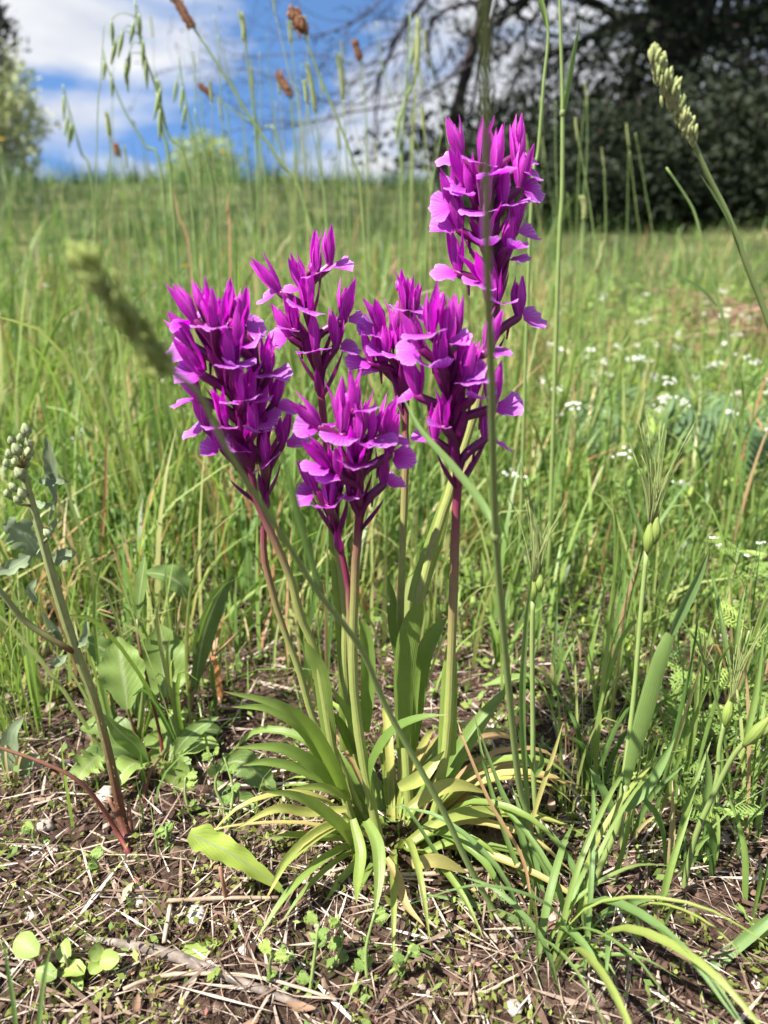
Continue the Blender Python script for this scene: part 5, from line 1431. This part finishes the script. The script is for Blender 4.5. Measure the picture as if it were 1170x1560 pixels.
wleaf([(938, 984), (945, 983), (953, 983), (966, 984)], base.y, base.y, 24, 1.0, 0, 'broad', prof=(.5, 1, 1.4, 1.5, 1.5, 1.4, 1, .3), n=(0, -.7, .7))
b = MB(); b.tube([base, at(940, 984, base.y)], [.0007, .0006], 5); b.build('stalk', M['culm'], root)
base = foot(790, .52)
root = empty('lying_leaf_weed', base, 'long dull leaf lying flat behind the orchid leaves', 'weed')
wleaf([(735, 1045), (775, 1035), (810, 1035), (835, 1045)], .465, .47, 30, .5, 0, 'broad', n=(0, -.3, 1))

# ------------------------------------------------------------------ tall stalks of the meadow against the sky
random.seed(61)
def tall(name, px, Y, r, label, group=None, tint=.2, head=None, hw=.004, mat='head_brown', lean_base=None, cat='grass'):
    """px from the tip down; the foot is found on the ground at depth Y"""
    last = px[-1]
    base = foot(lean_base if lean_base is not None else last[0] + (last[0] - px[-2][0]) * .6, Y)
    root = empty(name, base, label, cat, group)
    P = cr_curve([base - Vector((0, 0, .005))] + [at(q[0], q[1], Y) for q in reversed(px)], 26)
    culm(root, P, [r, r * .85, r * .5], tint=tint, sides=6)
    if head:
        H = [at(q[0], q[1], Y) for q in head]
        H = cr_curve(H, 12)
        b = MB(); b.tube(H, [hw * k for k in (.45, .9, 1, 1, .95, .7, .3)], 8, .5, rough=.12)
        for p_ in H:
            for q in range(16):
                a = random.uniform(0, 6.3)
                b.blob(p_ + Vector((math.cos(a), math.sin(a), random.gauss(0, .5))) * hw * .85, (hw * .22, hw * .22, hw * .42), 4, 3, random.random(), mat=Matrix.Rotation(a, 3, 'Z') @ Matrix.Rotation(.4, 3, 'Y'))
        b.build('seed_head', M[mat], root)
    return root, P
tall('plantain', [(292, 38), (338, 108), (385, 185), (426, 246), (470, 330)], 1.0, .0021, 'plantain with long brown head on a slanting stalk', tint=.35, head=[(292, 40), (278, 16), (262, -8)], hw=.0046, lean_base=560)
tall('plantain', [(461, 44), (482, 103), (513, 179), (536, 241), (552, 320)], 1.0, .0018, 'plantain with round dark brown head above the green spikes', tint=.45, head=[(462, 46), (454, 32), (446, 18)], hw=.0064, lean_base=575)
tall('plantain', [(441, 143), (446, 190), (450, 260)], 1.3, .0016, 'plantain with orange-brown head before the bare boughs', tint=.5, head=[(441, 143), (432, 128), (424, 113)], hw=.0056, lean_base=455)
tall('plantain', [(549, 90), (556, 160), (560, 260)], 1.4, .0016, 'plantain with small tan head near the drooping bough', tint=.5, head=[(549, 90), (544, 76), (540, 62)], hw=.0050, lean_base=566)
tall('plantain', [(320, 143), (360, 172), (395, 195), (430, 240)], 1.3, .0016, 'plantain with small brown head on a stalk bent sideways', tint=.4, head=[(320, 143), (313, 137), (306, 131)], hw=.0042, lean_base=480)
tall('plantain', [(180, 236), (186, 262), (192, 300)], 1.7, .0014, 'plantain with short brown head low over the crest', tint=.5, head=[(180, 236), (177, 228), (176, 220)], hw=.0058, lean_base=200)
for (t0, t1), ft, lab in (((480, 169), (467, 97)), 505, 'grass with slender green spike left of the dark-headed plantain stalk'), (((523, 150), (514, 82)), 535, 'grass with slender green spike right of the dark-headed plantain stalk'), (((634, 110), (636, 28)), 622, 'grass with dark green narrow spike before the bare tree'), (((372, 60), (366, 20)), 400, 'grass with thin green spike between the two long plantain stalks'), (((918, 370), (908, 415)), 890, 'grass with short green spike before the dark bank'), (((890, 330), (886, 300)), 880, 'grass with blunt pale spike before the dark bank'):
    Yk = 1.15 if ft < 700 else 1.0
    tall('spike_grass', [t0, ((t0[0] * .6 + ft * .4), t0[1] + 90), ((t0[0] * .3 + ft * .7), t0[1] + 200)], Yk, .0015, lab, tint=.2, head=[t0, ((t0[0] + t1[0]) / 2 + 2, (t0[1] + t1[1]) / 2), t1], hw=.0032, mat='head_green', lean_base=ft)
# wild oats with hanging spikelets
def oat(px, Y, label, spikelets, ft, tint=.15):
    root, P = tall('wild_oat', px, Y, .0017, label, tint=tint, lean_base=ft)
    for (x, y, l) in spikelets:
        b = MB(); p = at(x, y, Y + random.gauss(0, .01)); L_ = l / FPX * Y * 1.02
        d = Vector((random.gauss(-.18, .15), random.gauss(0, .1), -1)).normalized()
        j = min(P, key=lambda q: (q - p).length)
        b.tube(cr_curve([j, j.lerp(p, .6) + Vector((0, 0, .006)), p], 6), [.0005, .0004], 4)
        b.tube([p + d * L_ * i / 6 for i in range(7)], [.0006, .0022, .0026, .0018, .0003], 6, .4)
        b.build('spikelet', M['culm'], root)
oat([(205, 0), (215, 67), (241, 144), (256, 205), (290, 290)], 1.0, 'wild oat with hanging spikelets on the longest slanting stalk', [(170, 30, 30), (178, 60, 32), (188, 45, 34), (198, 78, 34), (190, 95, 36), (205, 30, 30), (212, 20, 30), (218, 60, 34), (222, 90, 36)], 320)
oat([(95, 128), (110, 185), (123, 231), (142, 300)], 1.2, 'wild oat bending over with spikelets in front of white cloud', [(97, 145, 32), (104, 175, 28), (110, 185, 26), (106, 190, 30)], 160)
oat([(155, 80), (188, 165), (220, 220), (248, 285)], 1.1, 'thin wild oat stalk slanting left, before blue sky', [(160, 90, 26), (170, 115, 26)], 270)
oat([(236, 120), (243, 155), (247, 200), (262, 290)], .95, 'wild oat with closely held dark spikelets', [(240, 120, 40), (238, 140, 46), (246, 130, 44), (244, 165, 40)], 290)
oat([(272, 85), (280, 140), (292, 200), (305, 280)], 1.15, 'wild oat with two spikelets near the rounded tree', [(270, 120, 30), (278, 130, 34), (283, 160, 28)], 315)
oat([(625, 20), (618, 140), (612, 260)], 1.2, 'pale oat stalk under the drooping boughs', [(640, 95, 40), (625, 130, 44), (610, 170, 40), (632, 60, 36)], 606)
# tall bladed culms right of the tallest orchid
root, P = tall('tall_culm_grass', [(818, -30), (835, 42), (828, 130), (820, 230), (808, 340)], .62, .0015, 'tall thin culm with a folded top blade right of the tallest orchid', tint=.3, lean_base=790)
blade(root, PC([(834, 45), (826, 15), (812, -20)], .62, .62, 8), .005, .3)
root, P = tall('tall_culm_grass', [(852, -20), (855, 80), (857, 170), (856, 300), (850, 420)], .60, .0018, 'tall culm with one erect blade before the evergreen tree', tint=.35, lean_base=835)
blade(root, PC([(858, 172), (864, 130), (873, 80), (884, 30)], .60, .60, 10), .0055, .25, (.6, -.8, .1))
b = MB(); b.blob(at(857, 172, .60), (.0022, .0022, .003), 7, 5); b.build('node', M['head_green'], root)
root, P = tall('tall_culm_grass', [(1015, 255), (1045, 300), (1060, 330), (1075, 390), (1100, 480), (1112, 540)], .72, .0016, 'bent culm with bluish sheath beside the brush heap', tint=.15, lean_base=1140)
blade(root, PC([(1092, 468), (1070, 445), (1045, 428), (1025, 420)], .72, .70, 10), .006, .1)
random.seed(71)
BL, BLH = 'bare thin meadow culm rising above the grass ', 'thin meadow culm with narrow green seed head rising '
for k in range(74):
    px = random.uniform(150, 690) if k < 60 else random.uniform(790, 1000)
    Y = random.uniform(.85, 1.7)
    top = random.uniform(20, 260) if px < 650 else random.uniform(150, 300)
    ft = px + random.gauss(18, 34)
    tall('meadow_culm', [(px, top), (px * .7 + ft * .3 + random.gauss(0, 3), top + 90), (px * .4 + ft * .6, top + 190)], Y, random.uniform(.0006, .0011), (BLH if k % 2 else BL) + landmark(foot(ft, Y)), (BLH if k % 2 else BL) + landmark(foot(ft, Y)), tint=random.choice((.1, .2, .4, .75)), head=[(px, top + 2), (px - 2, top - 14), (px - 4, top - 30)] if k % 2 else None, hw=random.uniform(.0010, .0024), mat='head_green', lean_base=ft)

# ------------------------------------------------------------------ tufts of meadow grass, one by one
random.seed(83)
def tuft(seed, nb, hmin, hmax, dry, wmin=.002, wmax=.0046):
    random.seed(seed)
    root = empty('grass_tuft', (0, 0, 0), 'tuft', 'grass')
    for k in range(nb):
        a = random.uniform(0, 6.3); h_ = random.uniform(hmin, hmax); bn = abs(random.gauss(.25, .22))
        o = Vector((math.cos(a), math.sin(a), 0)); p0 = o * random.uniform(0, .012) + Vector((0, 0, -.006))
        P = cr_curve([p0, p0 + o * h_ * bn * .2 + Vector((0, 0, h_ * .45)), p0 + o * h_ * bn * .55 + Vector((0, 0, h_ * .8)), p0 + o * h_ * bn + Vector((0, 0, h_ * (1 - .25 * bn)))], 9)
        t = random.uniform(.25, .7) if random.random() > dry else random.uniform(.85, 1)
        b = MB(); b.ribbon(P, [random.uniform(wmin, wmax) * q for q in (.7, 1, 1, .85, .6, .03)], Vector((random.gauss(0, 1), random.gauss(-.5, .7), .15)), .08, 2, t, 0, random.gauss(0, .5), fold=.1)
        b.build('blade', M['grass'], root)
    note_children(root)
    return root
KIND = [(tuft(1, 8, .10, .22, .05), 'lush tuft of mid green grass', 'lush green tufts'),
        (tuft(2, 7, .14, .28, .05), 'loose tuft of long green grass', 'tall loose tufts'),
        (tuft(3, 6, .08, .18, .55, .0016, .0032), 'half-dry tuft with tan blades', 'half-dry tufts'),
        (tuft(4, 8, .14, .28, .08, .0032, .0068), 'dense tuft of broad green blades', 'tall dense tufts')]
random.seed(90)
first = [True] * 4
for k in range(200):
    kd = random.choices(range(4), (4, 4, 2, 3))[0]
    px = random.uniform(-40, 1210)
    Y = random.uniform(.62, 1.15) if k < 120 else random.uniform(1.1, 2.2)
    if 540 < px < 860 and Y < .75: Y += .2
    if px > 880 and Y < .9 and random.random() < .6: Y += .5
    p = foot(px, Y)
    W = Matrix.Translation(p) @ Matrix.Rotation(random.uniform(0, 6.3), 4, 'Z') @ Matrix.Rotation(random.gauss(0, .10), 4, 'X') @ Matrix.Scale(random.uniform(.75, 1.15) * (.8 if px > 850 else 1), 4)
    t0, lab, gr = KIND[kd]
    if first[kd]:
        o = t0; o.matrix_basis = W; first[kd] = False
    else:
        o = copy_thing(t0, W)
    sz = W.to_scale().x
    far_ = 'close' if Y < .9 else 'farther off' if Y < 1.4 else 'far'
    where = landmark(p)
    lb = ('short ' if sz < .85 else 'high ' if sz > 1.02 else '') + lab + ' ' + {'close': 'just ', 'farther off': 'some way ', 'far': 'well '}[far_] * where.startswith(('be', 'n', 'a')) + where
    tag(o, lb, 'grass', lb)
# smaller tufts of the same grasses coming forward through the litter
for k in range(62):
    kd = random.choices(range(4), (3, 4, 1, 3))[0]
    px = random.uniform(840, 1190) if k < 32 else random.uniform(-20, 420) if k < 56 else random.uniform(420, 820)
    Y = random.uniform(.33, .62) if k < 32 else random.uniform(.40, .62)
    p = foot(px, Y)
    W = Matrix.Translation(p) @ Matrix.Rotation(random.uniform(0, 6.3), 4, 'Z') @ Matrix.Rotation(random.gauss(0, .12), 4, 'X') @ Matrix.Scale(random.uniform(.35, .62), 4)
    t0, lab, gr = KIND[kd]
    o = copy_thing(t0, W)
    lb = 'little ' + lab + ' ' + near_litter(p)
    tag(o, lb, 'grass', lb)
# single dry orange blades
for px, lab in (([(165, 630), (162, 700), (160, 760), (155, 820)], 'thin orange dry blade standing upright above the rosette leaves'), ([(95, 805), (115, 845), (140, 890), (160, 925)], 'orange dry blade slanting beside the downy weed'), ([(255, 240), (262, 280), (272, 330), (290, 400)], 'tan dry blade on the skyline among the oats'), ([(350, 288), (346, 320), (350, 360)], 'short dry tan blade near the slender orchid spike'), ([(818, 500), (820, 560), (826, 620)], 'orange dry blade right of the tallest orchid\'s lowest flower'), ([(8, 520), (25, 555), (45, 585)], 'pinkish dry blade leaning over in the grass left of the orchids'), ([(160, 560), (150, 600), (142, 640)], 'reddish dry blade deep in the grass left of the orchids')):
    Y = .62 if px[0][1] > 600 and px[0][0] < 170 else 1.0
    base = foot(px[-1][0] + (px[-1][0] - px[-2][0]) * .8, Y)
    root = empty('dry_blade', base, lab, 'dry grass')
    blade(root, cr_curve([base - Vector((0, 0, .003))] + [at(q[0], q[1], Y) for q in reversed(px)], 14), .0034, random.uniform(.93, 1), (random.gauss(0, .4), -1, 0), mat='grass')
